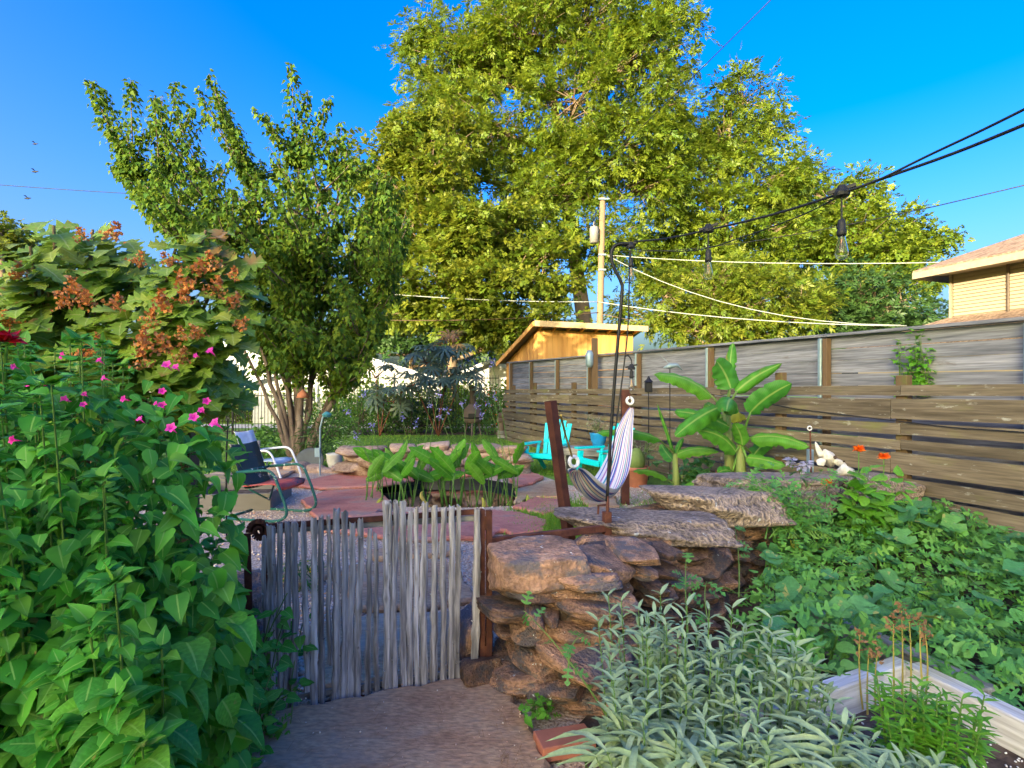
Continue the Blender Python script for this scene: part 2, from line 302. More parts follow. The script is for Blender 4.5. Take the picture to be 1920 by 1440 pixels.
def sprig(n=7, seed=0, w=.17, spread=1.0, ln=.55):
    r = random.Random(seed); v = []; f = []; rb = []
    for k in range(n):
        t = (k + .5) / n; a = (1 if k % 2 else -1) * r.uniform(.6, 1.2) * spread if k < n - 1 else 0
        base = Vector((0, t * .62, -.12 * t)); d = Vector((math.sin(a), math.cos(a), r.uniform(-.45, .25))).normalized(); s = d.cross(Vector((r.uniform(-.4, .4), r.uniform(-.4, .4), 1))).normalized()
        l = ln * r.uniform(.75, 1.2); b = len(v)
        for q in (base, base + d * l * .45 - s * w * l, base + d * l * .45 + s * w * l, base + d * l): v.append(tuple(q)); rb.append(0)
        f += [(b, b + 2, b + 3), (b, b + 3, b + 1)]
    return np.array(v, float), f, np.array(rb, float)
SPRIGS = [sprig(7, i) for i in range(4)]; SPRIGW = [sprig(6, 10 + i, .34, 1.2, .5) for i in range(4)]
def nrm(a): return a / np.maximum(np.linalg.norm(a, axis=-1, keepdims=True), 1e-9)
def frames(d, n):
    y = nrm(d); x = nrm(np.cross(y, n)); z = np.cross(x, y); return np.stack([x, y, z], -1)      # columns
def np_mesh(name, V, Fa, mat, rnd=None, rib=None, sm=True, vy=None):
    """V (n,3); Fa list of index tuples of mixed size"""
    me = bpy.data.meshes.new(name); me.vertices.add(len(V)); me.vertices.foreach_set('co', np.asarray(V, np.float32).ravel())
    sizes = np.array([a.shape[1] for a in Fa for _ in range(len(a))], np.int32); flat_ = np.concatenate([a.ravel() for a in Fa]).astype(np.int32)
    me.loops.add(len(flat_)); me.loops.foreach_set('vertex_index', flat_)
    me.polygons.add(len(sizes)); st = np.concatenate([[0], np.cumsum(sizes)[:-1]]).astype(np.int32); me.polygons.foreach_set('loop_start', st)
    if sm: me.polygons.foreach_set('use_smooth', np.ones(len(sizes), bool))
    if rnd is not None: a = me.attributes.new('rnd', 'FLOAT', 'POINT'); a.data.foreach_set('value', np.asarray(rnd, np.float32))
    if rib is not None: a = me.attributes.new('rib', 'FLOAT', 'POINT'); a.data.foreach_set('value', np.asarray(rib, np.float32))
    if vy is not None: a = me.attributes.new('vy', 'FLOAT', 'POINT'); a.data.foreach_set('value', np.asarray(vy, np.float32))
    me.update(calc_edges=True); me.materials.append(mat); return me
TM = {}
def tmpl_mesh(T, mat):
    k = (id(T), mat.name)
    if k not in TM:
        V, f, rb = T; me = bpy.data.meshes.new('leaf'); me.from_pydata(V.tolist(), [], f); a = me.attributes.new('rib', 'FLOAT', 'POINT'); a.data.foreach_set('value', rb.astype(np.float32)); a = me.attributes.new('vy', 'FLOAT', 'POINT'); a.data.foreach_set('value', (V[:, 1] - .55 * np.abs(V[:, 0])).astype(np.float32))
        smooth(me); me.materials.append(mat); TM[k] = me
    return TM[k]
def scatter(name, parent, mat, tmpls, pos, d, n, size, nobj=0, origin=None, kind='stuff', sm=True):
    """leaves at pos, blade along d, face towards n; the nobj nearest the lens in view become objects of their own, the rest one mesh"""
    pos = np.asarray(pos, float); d = np.asarray(d, float); n = np.asarray(n, float); size = np.asarray(size, float); N = len(pos)
    if N == 0: return None
    Rm = frames(d, n); which = rng.integers(0, len(tmpls), N); solo = np.zeros(N, bool)
    if nobj:
        depth = np.maximum(pos[:, 1], .2); inv = (np.abs(pos[:, 0] / depth) < .97) & (np.abs((pos[:, 2] - EYE) / depth) < .74)
        key = np.where(inv, size / depth, -1); idx = np.argsort(-key)[:nobj]; idx = idx[key[idx] > 0]; solo[idx] = True
        for i in idx:
            M = Matrix(((Rm[i] * size[i]).tolist())).to_4x4(); M.translation = pos[i]
            link('leaf', tmpl_mesh(tmpls[which[i]], mat), M, parent)
    Vs = []; Fs = {}; rn = []; rbs = []; vys = []; base = 0
    for k, T in enumerate(tmpls):
        ix = np.where((which == k) & ~solo)[0]
        if len(ix) == 0: continue
        V, f, rb = T; nv = len(V)
        W_ = np.einsum('nij,vj->nvi', Rm[ix] * size[ix][:, None, None], V) + pos[ix][:, None, :]
        Vs.append(W_.reshape(-1, 3)); rn.append(np.repeat(rng.random(len(ix)), nv)); rbs.append(np.tile(rb, len(ix))); vys.append(np.tile(V[:, 1] - .55 * np.abs(V[:, 0]), len(ix)))
        off = (base + np.arange(len(ix)) * nv)[:, None, None]
        for q in set(len(a) for a in f):
            fa = np.array([a for a in f if len(a) == q]); Fs.setdefault(q, []).append((fa[None] + off).reshape(-1, q))
        base += len(ix) * nv
    if not Vs: return None
    V = np.concatenate(Vs); o = np.array(origin if origin is not None else V.mean(0)); Fa = [np.concatenate(x) for x in Fs.values()]
    ob = link(name, np_mesh(name, V - o, Fa, mat, np.concatenate(rn), np.concatenate(rbs), sm, np.concatenate(vys) if len(V) < 250000 else None), Matrix.Translation(o), parent)
    if kind: ob['kind'] = kind
    return ob
def rvec(n): return nrm(rng.normal(size=(n, 3)))
def clump_points(c, r, n, shell=.55):
    """n points in an ellipsoid, denser towards its skin; returns points and outward directions"""
    u = rvec(n); k = shell + (1 - shell) * rng.random(n) ** .6; return np.asarray(c) + u * np.asarray(r) * k[:, None], u
def shrub_leaves(c, r, nclump, rc, nleaf, up=.5):
    cs, u = clump_points(c, r, nclump, .45); P_ = []; D = []; N_ = []
    for q, uu in zip(cs, u):
        p = rng.normal(size=(nleaf, 3)) * rc * .5; P_.append(q + p); o = nrm(p + uu * rc * .4); D.append(nrm(o + rng.normal(size=(nleaf, 3)) * .5 + [0, 0, -.25])); N_.append(nrm(o * .4 + rng.normal(size=(nleaf, 3)) * .45 + [0, 0, up]))
    return np.concatenate(P_), np.concatenate(D), np.concatenate(N_), cs

L_ = {}
L_['four'] = leafmat('four_oclock_leaf', [(.03, .18, .014), (.055, .28, .022), (.11, .36, .032), (.04, .22, .028), (.14, .33, .03)], .25, .5, rib=(.22, .42, .09), spec=.25, spot=((.26, .24, .06), 3.2, .66), veins=48)
L_['hydr'] = leafmat('hydrangea_leaf', [(.16, .28, .03), (.24, .36, .04), (.18, .31, .035), (.31, .36, .05)], .25, .5, rib=(.40, .46, .16), spot=((.34, .2, .06), 2.6, .64), veins=42)
L_['redbud'] = leafmat('redbud_leaf', [(.05, .125, .02), (.09, .17, .018), (.15, .205, .018), (.07, .15, .022)], .38, .6, spec=.15)
L_['pecan'] = leafmat('pecan_leaf', [(.085, .155, .012), (.14, .205, .014), (.195, .235, .016), (.11, .175, .014)], .35, .5)
L_['maple'] = leafmat('maple_leaf', [(.10, .17, .014), (.155, .21, .016), (.21, .225, .02), (.12, .18, .016)], .4, .5)
L_['dark'] = leafmat('dark_leaf', [(.03, .08, .018), (.055, .11, .022), (.04, .09, .02)], .25, .5)
L_['hedge'] = leafmat('hedge_leaf', [(.08, .17, .012), (.14, .23, .014), (.10, .19, .016)], .4, .5)
L_['shrub'] = leafmat('shrub_leaf', [(.07, .19, .03), (.11, .24, .035), (.08, .20, .04), (.13, .24, .04)], .3, .5)
L_['sage'] = leafmat('sage_leaf', [(.23, .34, .19), (.31, .42, .25), (.27, .38, .24), (.24, .35, .16)], .18, .7, spec=.15)
L_['lav'] = leafmat('grey_leaf', [(.29, .40, .20), (.38, .48, .27), (.30, .42, .18)], .18, .75, spec=.1)
L_['melon'] = leafmat('melon_leaf', [(.08, .26, .06), (.11, .31, .055), (.14, .33, .055), (.10, .29, .08)], .25, .55)
L_['squash'] = leafmat('squash_leaf', [(.06, .22, .075), (.08, .25, .085), (.11, .28, .06)], .25, .55, rib=(.13, .26, .13), spot=((.32, .33, .10), 3, .62))
L_['basil'] = leafmat('basil_leaf', [(.09, .29, .022), (.12, .34, .028), (.16, .36, .035)], .25, .45)
L_['thalia'] = leafmat('thalia_leaf', [(.06, .24, .014), (.09, .30, .018), (.13, .33, .022)], .35, .45, rib=(.2, .36, .06), spec=.25, veins=60)
L_['banana'] = leafmat('banana_leaf', [(.055, .24, .03), (.08, .29, .03), (.12, .33, .03)], .35, .45, rib=(.3, .42, .10), spec=.25, veins=210, spot=((.32, .26, .06), 2.2, .68))
L_['castor'] = leafmat('castor_leaf', [(.09, .15, .12), (.12, .18, .13), (.14, .19, .11)], .25, .4)
L_['castortop'] = leafmat('castor_sunlit_new_leaf', [(.32, .22, .06), (.42, .2, .08), (.28, .28, .06)], .3, .4)  # reddish new growth, with the orange of low sunlight put into the colour
L_['yellow'] = leafmat('yellow_leaf', [(.45, .38, .04), (.32, .36, .05), (.42, .30, .07)], .3, .5)
L_['dry'] = leafmat('dry_leaf', [(.22, .12, .05), (.30, .17, .08)], .2, .8)
L_['magenta'] = leafmat('magenta_petal', [(.78, .03, .38), (.85, .07, .46), (.7, .02, .3)], .3, .5)
L_['violet'] = leafmat('violet_petal', [(.32, .14, .6), (.4, .18, .65)], .3, .5)
L_['lilac'] = leafmat('lilac_petal', [(.22, .20, .5), (.32, .28, .6), (.25, .2, .45)], .2, .6)
L_['orange'] = leafmat('orange_petal', [(.75, .12, .01), (.8, .2, .01)], .3, .5)
L_['red'] = leafmat('red_petal', [(.6, .008, .012), (.5, .005, .01)], .25, .5)
L_['rustflower'] = leafmat('dried_flower', [(.58, .2, .04), (.68, .28, .06), (.45, .16, .05), (.55, .32, .15)], .25, .7)
L_['succ'] = leafmat('succulent', [(.16, .2, .12), (.25, .24, .14), (.2, .15, .12)], .1, .6)

# ------------------------------------------------------------------ stones
ICO = {}
def ico(sub):
    if sub not in ICO:
        bm = bmesh.new(); bmesh.ops.create_icosphere(bm, subdivisions=sub, radius=1); ICO[sub] = (np.array([v.co[:] for v in bm.verts]), [tuple(v.index for v in f.verts) for f in bm.faces]); bm.free()
    return ICO[sub]
def vnoise(V, k, seed):
    r = np.random.default_rng(seed); out = np.zeros(len(V))
    for i in range(10): w = r.normal(size=3) * k * (1 + .5 * i / 5); out += np.sin(V @ w + r.random() * 6.28) / (1 + i * .25)
    return out / 5
def rock_mesh(name, seed, mat, sub=4, flatness=1.0, rough=.05, cuts=11, boxy=.75, k=26.0, zf=1.0):
    """a broken block: a sphere cut by random planes, layered and chipped; roughly unit half-size"""
    r = np.random.default_rng(seed); V, f = ico(sub)
    nrms = nrm(r.normal(size=(cuts, 3)) * [1, 1, zf]); ds = r.uniform(.72, .98, cuts)
    ax = np.array([[1, 0, 0], [-1, 0, 0], [0, 1, 0], [0, -1, 0], [0, 0, 1], [0, 0, -1]], float); ax = nrm(ax + r.normal(size=(6, 3)) * .16)
    nn = np.concatenate([nrms, ax]); dd = np.concatenate([ds, np.full(6, boxy)])
    dots = V @ nn.T; t = np.where(dots > .05, dd / np.maximum(dots, .05), 9.0)
    rad = -np.log(np.exp(-k * t).sum(1)) / k                    # soft minimum: slightly worn edges
    Q = V * rad[:, None]
    lay = np.sin(Q[:, 2] * r.uniform(9, 14) + vnoise(Q, 2, seed + 3) * 2) * .02 * flatness
    Q *= (1 + lay + rough * vnoise(Q, 5, seed) + rough * .5 * vnoise(Q, 13, seed + 1) + rough * .3 * vnoise(Q, 30, seed + 2))[:, None]
    me = bpy.data.meshes.new(name); me.from_pydata(Q.tolist(), [], f); smooth(me); me.materials.append(mat); return me
def slab_mesh(name, poly, z0, z1, mat, seed=0, res=5, M=None):
    """irregular flagstone: outline poly in local xy, wavy edge, softly uneven top"""
    r = random.Random(seed); pts = []
    n = len(poly)
    for i in range(n):
        a = Vector(poly[i][:2]); b = Vector(poly[(i + 1) % n][:2]); d = b - a; nr = Vector((-d.y, d.x)).normalized()
        for k in range(res):
            t = k / res; pts.append(a.lerp(b, t) + nr * (r.uniform(-1, 1) * min(.03, d.length * .05) if k else r.uniform(-.01, .01)))
    c = sum(pts, Vector((0, 0))) / len(pts); m = len(pts); V = []; f = []
    rings = [(1.0, z0), (1.012, (z0 + z1) / 2), (1.0, z1 - .012), (.975, z1), (.8, z1 + .002), (.45, z1 + .003)]
    for s_, z in rings:
        for p in pts:
            q = c + (p - c) * s_; V.append((q.x, q.y, z + (r.uniform(-.003, .003) if z0 < z < z1 else 0)))
    for i in range(len(rings) - 1):
        for k in range(m): k2 = (k + 1) % m; f.append((i * m + k, i * m + k2, (i + 1) * m + k2, (i + 1) * m + k))
    V.append((c.x, c.y, z1 + .003)); f += [((len(rings) - 1) * m + k, (len(rings) - 1) * m + (k + 1) % m, len(V) - 1) for k in range(m)]
    me = bpy.data.meshes.new(name); me.from_pydata(V, [], f); me.materials.append(mat)
    bm = bmesh.new(); bm.from_mesh(me); bmesh.ops.recalc_face_normals(bm, faces=bm.faces); bm.to_mesh(me); bm.free(); return me
def sheet(name, outer, holes, z, mat, kind='structure', parent=None):
    bm = bmesh.new()
    for loop in [outer] + holes:
        vs = [bm.verts.new((p[0], p[1], 0)) for p in loop]
        for i in range(len(vs)): bm.edges.new((vs[i], vs[(i + 1) % len(vs)]))
    bmesh.ops.triangle_fill(bm, use_beauty=True, edges=list(bm.edges)); bmesh.ops.recalc_face_normals(bm, faces=bm.faces)
    for f in bm.faces:
        if f.normal.z < 0: f.normal_flip()
    me = bpy.data.meshes.new(name); bm.to_mesh(me); bm.free(); o = link(name, me, Matrix.Translation((0, 0, z)), parent, mat)
    if kind: o['kind'] = kind
    return o
# ================================================================== GROUND
pond = [(-2.05, 7.15), (-1.3, 6.93), (-.5, 6.9), (.02, 7.0), (.22, 7.5), (.1, 8.6), (-.5, 9.2), (-1.6, 9.3), (-2.2, 8.9), (-2.3, 8.0)]
ground = sheet('ground', [(-400, -60), (400, -60), (400, 900), (-400, 900)], [pond], 0, M_['grass'])
gpoly = [(-3.6, 1.5), (.25, 1.2), (.3, 2.3), (1.0, 3.3), (1.7, 4.3), (3.2, 5.2), (3.6, 5.7), (2.75, 8.3), (2.2, 8.6), (1.35, 8.1), (.9, 8.6), (.5, 9.6), (-.6, 9.95), (-2.4, 10.2), (-4.6, 9.8), (-6.4, 9.0), (-6.2, 6.5), (-4.2, 3.4)]
gravel = sheet('gravel_bed', gpoly, [pond], .004, M_['gravel'])
soil = sheet('garden_soil', [(.3, .3), (6, .3), (5.2, 3.4), (4.2, 5.0), (3.4, 5.25), (1.75, 4.2), (.9, 3.2), (.3, 2.4)], [], .007, M_['soil'])
sheet('garden_soil', [(-3.2, .2), (-.9, .2), (-.95, 1.8), (-1.25, 2.6), (-3.4, 2.9)], [], .008, M_['soil'])
sheet('flower_bed_soil', [(-7.2, 18.6), (-1.0, 18.4), (.0, 18.9), (-.2, 21.4), (-7.5, 21.2)], [], .006, M_['soil'])
sheet('driveway', [(-60, 22.4), (3, 22.0), (3, 24.6), (-60, 25.0)], [], .006, flat('pale_concrete', (.50, .45, .40), .9))
# flagstones, part of the gravel bed's paving
FL = [([(430, 1460), (500, 1338), (700, 1302), (870, 1272), (950, 1288), (1000, 1370), (1040, 1470)], 'flag'),
      ([(590, 1170), (720, 1150), (870, 1146), (900, 1240), (760, 1270), (600, 1290)], 'flag'),
      ([(650, 1062), (790, 1046), (858, 1058), (893, 1120), (800, 1138), (655, 1136)], 'flag'),
      ([(690, 1032), (760, 1024), (860, 1022), (862, 1036), (700, 1044)], 'flag'),
      ([(500, 1066), (600, 1052), (640, 1072), (560, 1096)], 'flag'),
      ([(575, 990), (700, 962), (905, 960), (965, 984), (905, 1006), (760, 1010)], 'flagred'),
      ([(565, 938), (612, 920), (705, 916), (738, 948), (694, 966), (600, 974)], 'flagred'),
      ([(540, 908), (650, 885), (760, 878), (776, 900), (705, 912), (600, 915)], 'flagred'),
      ([(920, 957), (972, 961), (1026, 976), (1016, 996), (962, 1002), (925, 985)], 'flagred'),
      ([(962, 950), (1002, 934), (1062, 938), (1064, 956), (1022, 964)], 'flagred'),
      ([(968, 918), (1046, 900), (1064, 932), (1004, 932), (966, 944)], 'flag'),
      ([(955, 890), (992, 884), (1018, 894), (1000, 906), (964, 912)], 'flagred'),
      ([(770, 876), (860, 868), (950, 872), (950, 886), (870, 892), (780, 892)], 'flagred'),
      ([(440, 890), (530, 872), (560, 880), (500, 905), (440, 915)], 'flag'),
      ([(350, 900), (430, 880), (440, 905), (380, 930)], 'flag'),
      ([(1090, 935), (1150, 930), (1160, 950), (1110, 957)], 'flag')]
for i, (pp, mt) in enumerate(FL):
    w = [G(x, y, .05) for x, y in pp]; c = sum(w, Vector()) / len(w)
    link('flagstone', slab_mesh('flagstone', [(q.x - c.x, q.y - c.y) for q in w], -.045, 0, M_[mt], i, 8), Matrix.Translation((c.x, c.y, .056 + .001 * i)), gravel)
# loose pebbles over the gravel
pv, pf = ico(1); TP = [(pv * np.array(s), pf, np.zeros(12)) for s in ((1, .8, .5), (.9, 1, .6), (1, .6, .55))]
n = 11500; X = np.concatenate([rng.uniform(-1.6, 1.4, n // 2), rng.uniform(-3.4, 3.2, n - n // 2)]); Y = np.concatenate([rng.uniform(2.6, 4.6, n // 2), rng.uniform(4.0, 8.4, n - n // 2)])
def inpoly(X, Y, poly):
    r = np.zeros(len(X), bool); m = len(poly)
    for i in range(m):
        x1, y1 = poly[i]; x2, y2 = poly[(i + 1) % m]; c = ((y1 > Y) != (y2 > Y)) & (X < (x2 - x1) * (Y - y1) / (y2 - y1 + 1e-12) + x1); r ^= c
    return r
k = inpoly(X, Y, gpoly) & ~inpoly(X, Y, pond); X, Y = X[k], Y[k]; n = len(X)
scatter('pebbles', None, M_['pebble'], TP, np.stack([X, Y, np.full(n, .008)], 1), rvec(n) * [1, 1, .2], np.tile([0, 0, 1.], (n, 1)) + rng.normal(size=(n, 3)) * .2, rng.uniform(.007, .019, n), sm=True)
bpy.context.scene.objects['pebbles']['label'] = 'loose tan and red pebbles spread between the flagstones'
# pond: liner basin and water
pm = MB(); mlen = len(pond)
pm.add([(x, y, .0) for x, y in pond] + [(x * .97 - .03, (y - 8.1) * .95 + 8.1, -.5) for x, y in pond], [(i, (i + 1) % mlen, mlen + (i + 1) % mlen, mlen + i) for i in range(mlen)] + [tuple(range(mlen, 2 * mlen))])
tag(pm.build('pond_basin', M_['liner']), kind='structure')
tag(MB().add([(x * .985 - .015, (y - 8.1) * .98 + 8.1, -.10) for x, y in pond], [tuple(range(mlen))]).build('water', M_['water']), kind='structure')
# stacked stone cascade behind the pond
rocks = [rock_mesh('stone', 40 + i, M_['wallstone'], 4, .8, .03, 9, .78, 30, .35) for i in range(12)]
rocks_far = [rock_mesh('stone', 60 + i, M_['boulder'], 3, 1.2, .05) for i in range(5)]
def stone(parent, c, dims, rz=0, tilt=(0, 0), name='stone', pool=None):
    me = random.choice(pool or rocks); M = Matrix.Translation(c) @ Euler((tilt[0], tilt[1], rz)).to_matrix().to_4x4() @ Matrix.Diagonal((dims[0] / 1.5, dims[1] / 1.5, dims[2] / 1.5, 1))
    return link(name, me, M, parent)
t = thing('stone_cascade', 'low curved stack of flat brown stones at the back of the pond', 'stone stack', (-1.4, 9.9, 0))
for k in range(4):
    m = 9 - (k == 3) * 2
    for i in range(m):
        a = R(18 + 144 * (i + .5 * (k % 2)) / (m - .5)); x = -1.35 + 1.55 * math.cos(a); y = 9.25 + .85 * math.sin(a)
        stone(t, (x, y, .07 + k * .125), (random.uniform(.42, .62), random.uniform(.4, .5), random.uniform(.13, .19)), a + R(90) + random.uniform(-.2, .2), (random.uniform(-.08, .08), random.uniform(-.08, .08)), pool=rocks_far)
for x, y, z, w in ((-2.6, 9.35, .12, .5), (-2.35, 9.1, .3, .55), (-1.1, 9.35, .3, .4), (-.6, 9.5, .18, .5), (-1.7, 9.3, .16, .6), (-2.75, 9.6, .33, .5)): stone(t, (x, y, z), (w, w * .8, .22), random.random() * 3, (.1, .1), pool=rocks_far)

# ================================================================== FENCES
F0 = Vector((3.94, 5.4, 0)); FD = Vector((-.37, 1, 0)).normalized(); FN = Vector((FD.y, -FD.x, 0))     # along, and away from the garden
def fpt(px, off=0.0):                               # where a photo column meets the fence plane, as distance along it
    A = F0 + FN * off; B = A + FD; q = onplane(px, HY, A, B); return (q - A).dot(FD)
fr = Matrix((FD, -FN, Vector((0, 0, 1)))).transposed().to_4x4()
def fmat(s, off, z): M = fr.copy(); M.translation = F0 + FD * s + FN * off + Vector((0, 0, z)); return M
sf = thing('slat_fence', 'weathered brown fence of spaced horizontal slats in front of the taller fence', 'fence', F0)
SL = [(1.572, 1.468), (1.43, 1.225), (1.187, 1.07), (1.014, .917), (.879, .674), (.625, .487), (.462, .33), (.312, .123), (.10, .005)]
cuts = [-3.9, -1.75, 0, 2.55, 4.95, 7.4, 9.75, 12.0]
for a, b in zip(cuts[:-1], cuts[1:]):
    for j, (z1, z0) in enumerate(SL):
        ja = a + (.10 if j % 3 == 1 else 0.0); jb = b + (.10 if j % 3 == 1 else 0.0)
        w = z1 - z0; dz = random.uniform(-.006, .006); mb = MB(); Lx = (jb - ja) - .006
        nseg = 7; vs = []; fs = []                                  # a board with faintly wavering edges
        for q in range(nseg + 1):
            x = -Lx / 2 + Lx * q / nseg; e1 = random.uniform(-.003, .003); e2 = random.uniform(-.003, .003)
            vs += [(x, -.012, -w / 2 + e1), (x, .012, -w / 2 + e1), (x, .012, w / 2 + e2), (x, -.012, w / 2 + e2)]
        for q in range(nseg):
            for k in range(4): k2 = (k + 1) % 4; fs.append((q * 4 + k, q * 4 + k2, q * 4 + 4 + k2, q * 4 + 4 + k))
        fs += [(0, 1, 2, 3), tuple(nseg * 4 + k for k in (3, 2, 1, 0))]
        mb.add(vs, fs); mb.build('slat', M_['slat'], sf, M=fmat((ja + jb) / 2, random.uniform(-.003, .003), (z0 + z1) / 2 + dz) @ Euler((random.uniform(-.02, .02), random.uniform(-.002, .002), 0)).to_matrix().to_4x4())
for s, top in ((-1.72, 1.66), (.02, 1.67), (1.55, 1.75), (4.95, 1.62), (7.4, 1.72), (9.75, 1.75), (11.4, 1.7)):
    MB().box((0, 0, 0), (.11, .09, top)).build('post', M_['post'], sf, bevel=.006, M=fmat(s, .07, top / 2))
tf = thing('board_fence', 'tall grey fence of close horizontal boards with a capped top rail', 'fence', F0 + FN * .5)
OFF = .5; posts = [fpt(x, OFF) for x in (1551, 1335, 1200, 1108, 1047, 998, 960)]
posts = [posts[0] - 4.2, posts[0] - 2.1] + posts + [posts[-1] + .35]
ztop = lambda s: 2.17 + .0225 * s
for a, b in zip(posts[:-1], posts[1:]):
    za, zb = ztop(a), ztop(b); n = 14
    for j in range(n):
        f0, f1 = j / n, (j + 1) / n; gap = random.choice((.003, .005, .012)); vs = []
        y0 = random.uniform(-.004, .004)
        for (s, zt) in ((a + .004, za), (b - .004, zb)):
            lo = .06 + (zt - .06) * f0; hi = .06 + (zt - .06) * f1 - gap
            vs += [(s, y0 - .011, lo), (s, y0 + .011, lo), (s, y0 + .011, hi), (s, y0 - .011, hi)]
        cs = (a + b) / 2; cz = sum(v[2] for v in vs) / 8
        MB().add([(v[0] - cs, v[1], v[2] - cz) for v in vs], [(0, 1, 2, 3), (7, 6, 5, 4)] + [(k, 4 + k, 4 + (k + 1) % 4, (k + 1) % 4) for k in range(4)]).build('board', M_['plank'], tf, M=fmat(cs, OFF + .03, cz))
    Mx, Lx = frame(fmat(a, OFF, za + .012).translation, fmat(b, OFF, zb + .012).translation)
    MB().box((0, 0, 0), (Lx + .02, .13, .035)).build('cap_rail', M_['plank'], tf, M=Mx @ Matrix.Translation((0, 0, .001 * random.random())), bevel=.003)
    MB().box((0, 0, 0), (.055, .07, za - .02)).build('metal_post', M_['galv'], tf, bevel=.012, M=fmat(a + .055, OFF - .042, (za - .02) / 2))
    MB().box((0, 0, 0), (.06, .085, za - .03)).build('wood_post', M_['post'], tf, bevel=.005, M=fmat(a - .03, OFF - .045, (za - .03) / 2))
# black cable sagging along the slats
tag(MB().tube([F0 + FD * s - FN * .035 + Vector((0, 0, z)) for s, z in ((3.1, 1.50), (2.2, 1.42), (1.2, 1.29), (.3, 1.225), (-.5, 1.17), (-1.1, 1.165), (-2, 1.2))], .006, 6).build('cable', M_['rubber'], sm=True), 'thin black cable drooping across the brown slat fence', 'cable')
# iron picket fence at the back
def picket_fence(a, b, h, name, label):
    a = Vector(a); b = Vector(b); t = thing(name, label, 'fence', a); L = (b - a).length; n = int(L / .115); m = MB()
    for i in range(n + 1): q = a.lerp(b, i / n); m.box(q + Vector((0, 0, h / 2 + .04)), (.016, .016, h))
    tag(m.build('pickets', M_['black'], t), kind='stuff')
    for z in (.12, h - .08): MB().beam(a + Vector((0, 0, z)), b + Vector((0, 0, z)), .028, .035).build('rail', M_['black'], t)
    for i in range(int(L / 2.4) + 1): q = a.lerp(b, min(1, i * 2.4 / L)); MB().box(q + Vector((0, .03, h / 2 + .06)), (.055, .055, h + .12)).build('post', M_['black'], t)
picket_fence((-17, 19.0, 0), (-7.6, 18.6, 0), 1.45, 'picket_fence', 'low black iron picket fence at the lawn edge left of the multi-stemmed tree')
picket_fence((-7.2, 21.6, 0), (-.55, 21.9, 0), 2.15, 'picket_fence', 'tall black iron picket fence behind the back flower bed')

# ================================================================== GATE
GA, GB = G(505, 1335), G(893, 1278)
gate = thing('stick_gate', 'garden gate of upright weathered grey sticks in a rusty steel frame', 'gate', (GA + GB) / 2)
SC = 2.667; gp = lambda u, v: onplane(400 + u / SC, 900 + v / SC, GA, GB); gdir = (GB - GA).normalized(); gn = Vector((gdir.y, -gdir.x, 0))
ST = [(262, 280, 258, 1165, 25), (290, 222, 297, 1175, 46), (338, 215, 340, 1165, 30), (372, 210, 372, 1160, 34), (408, 215, 410, 1145, 33), (455, 205, 470, 1045, 28), (505, 190, 508, 1128, 33), (542, 172, 548, 1120, 29), (578, 170, 590, 910, 22),
      (618, 140, 615, 1115, 37), (655, 150, 648, 1118, 33), (695, 210, 683, 1095, 31), (735, 190, 722, 1095, 31), (785, 240, 775, 1085, 27), (808, 260, 825, 1083, 25), (868, 105, 862, 1070, 40), (908, 102, 905, 1065, 29), (945, 105, 950, 1050, 33),
      (985, 150, 985, 1015, 27), (1013, 130, 1018, 1050, 25), (1057, 105, 1052, 1048, 35), (1103, 125, 1102, 1045, 33), (1148, 138, 1142, 1030, 31), (1188, 130, 1183, 1020, 34), (1222, 125, 1215, 1003, 27), (1315, 145, 1300, 1005, 36), (885, 118, 880, 1060, 24), (306, 235, 305, 1160, 22)]
for i, (u0, v0, u1, v1, w) in enumerate(ST):
    a = gp(u0, v0); b = gp(u1, v1); b.z = max(b.z, .02); r0 = w / SC / F * a.y / 2 * .95; q = random.Random(i)
    L = (a - b).length; n = 18; pts = []; rad = []; bx = by = 0
    for k in range(n + 1):
        f = k / n; bx += q.uniform(-.0035, .0035); by += q.uniform(-.002, .002); pts.append(Vector((bx - f * 0, by, -L / 2 + L * f)))
        kn = 1 + (.22 if q.random() < .2 else 0) + q.uniform(-.08, .08); rad.append(r0 * kn * (1.1 - .22 * f))
    for k in range(n + 1): pts[k].x -= bx * k / n; pts[k].y -= by * k / n
    mb = MB(); mb.tube(pts, rad, 9)
    v2 = []
    for j, v in enumerate(mb.v):                         # grooves and a splintered end
        a_ = 2 * math.pi * (j % 9) / 9; g = 1 + .16 * math.sin(3 * a_ + i) + .07 * math.sin(5 * a_ + i * 2 + (j // 9) * .3); p = pts[min(j // 9, n)]
        v2.append((p.x + (v[0] - p.x) * g, p.y + (v[1] - p.y) * g * .85, v[2] + (q.uniform(-.014, .012) if j // 9 == n else 0)))
    mb.v = v2
    for _ in range(q.randint(2, 5)):                     # twig stubs
        k = q.randint(2, n - 2); an = q.uniform(0, 6.28); d = Vector((math.cos(an), math.sin(an), .7)); mb.tube([pts[k] + d * rad[k] * .6, pts[k] + d * (rad[k] * 1.0 + q.uniform(.003, .008))], [.006, .0025], 5)
    d = (a - b).normalized(); x = gdir; y = d.cross(x).normalized(); x = y.cross(d); M = Matrix((x, y, d)).transposed().to_4x4(); M.translation = (a + b) / 2 + gn * (.022 if i % 2 else .026)
    mb.build('stick', M_['stick'], gate, M=M, sm=False)
def gbar(a, b, w, h, off, name, mat='rust'): A = Vector(a) + gn * off; B = Vector(b) + gn * off; M, L = frame(A, B) if abs((B - A).normalized().z) < .9 else (None, 0); return MB().beam(A, B, w, h, (0, 0, 1) if M else gdir).build(name, M_[mat], gate, bevel=.002)
gbar(gp(262, 236), gp(1352, 158), .012, .028, -.012, 'top_rail'); gbar(gp(275, 1178), gp(1352, 992), .012, .03, -.012, 'bottom_rail')
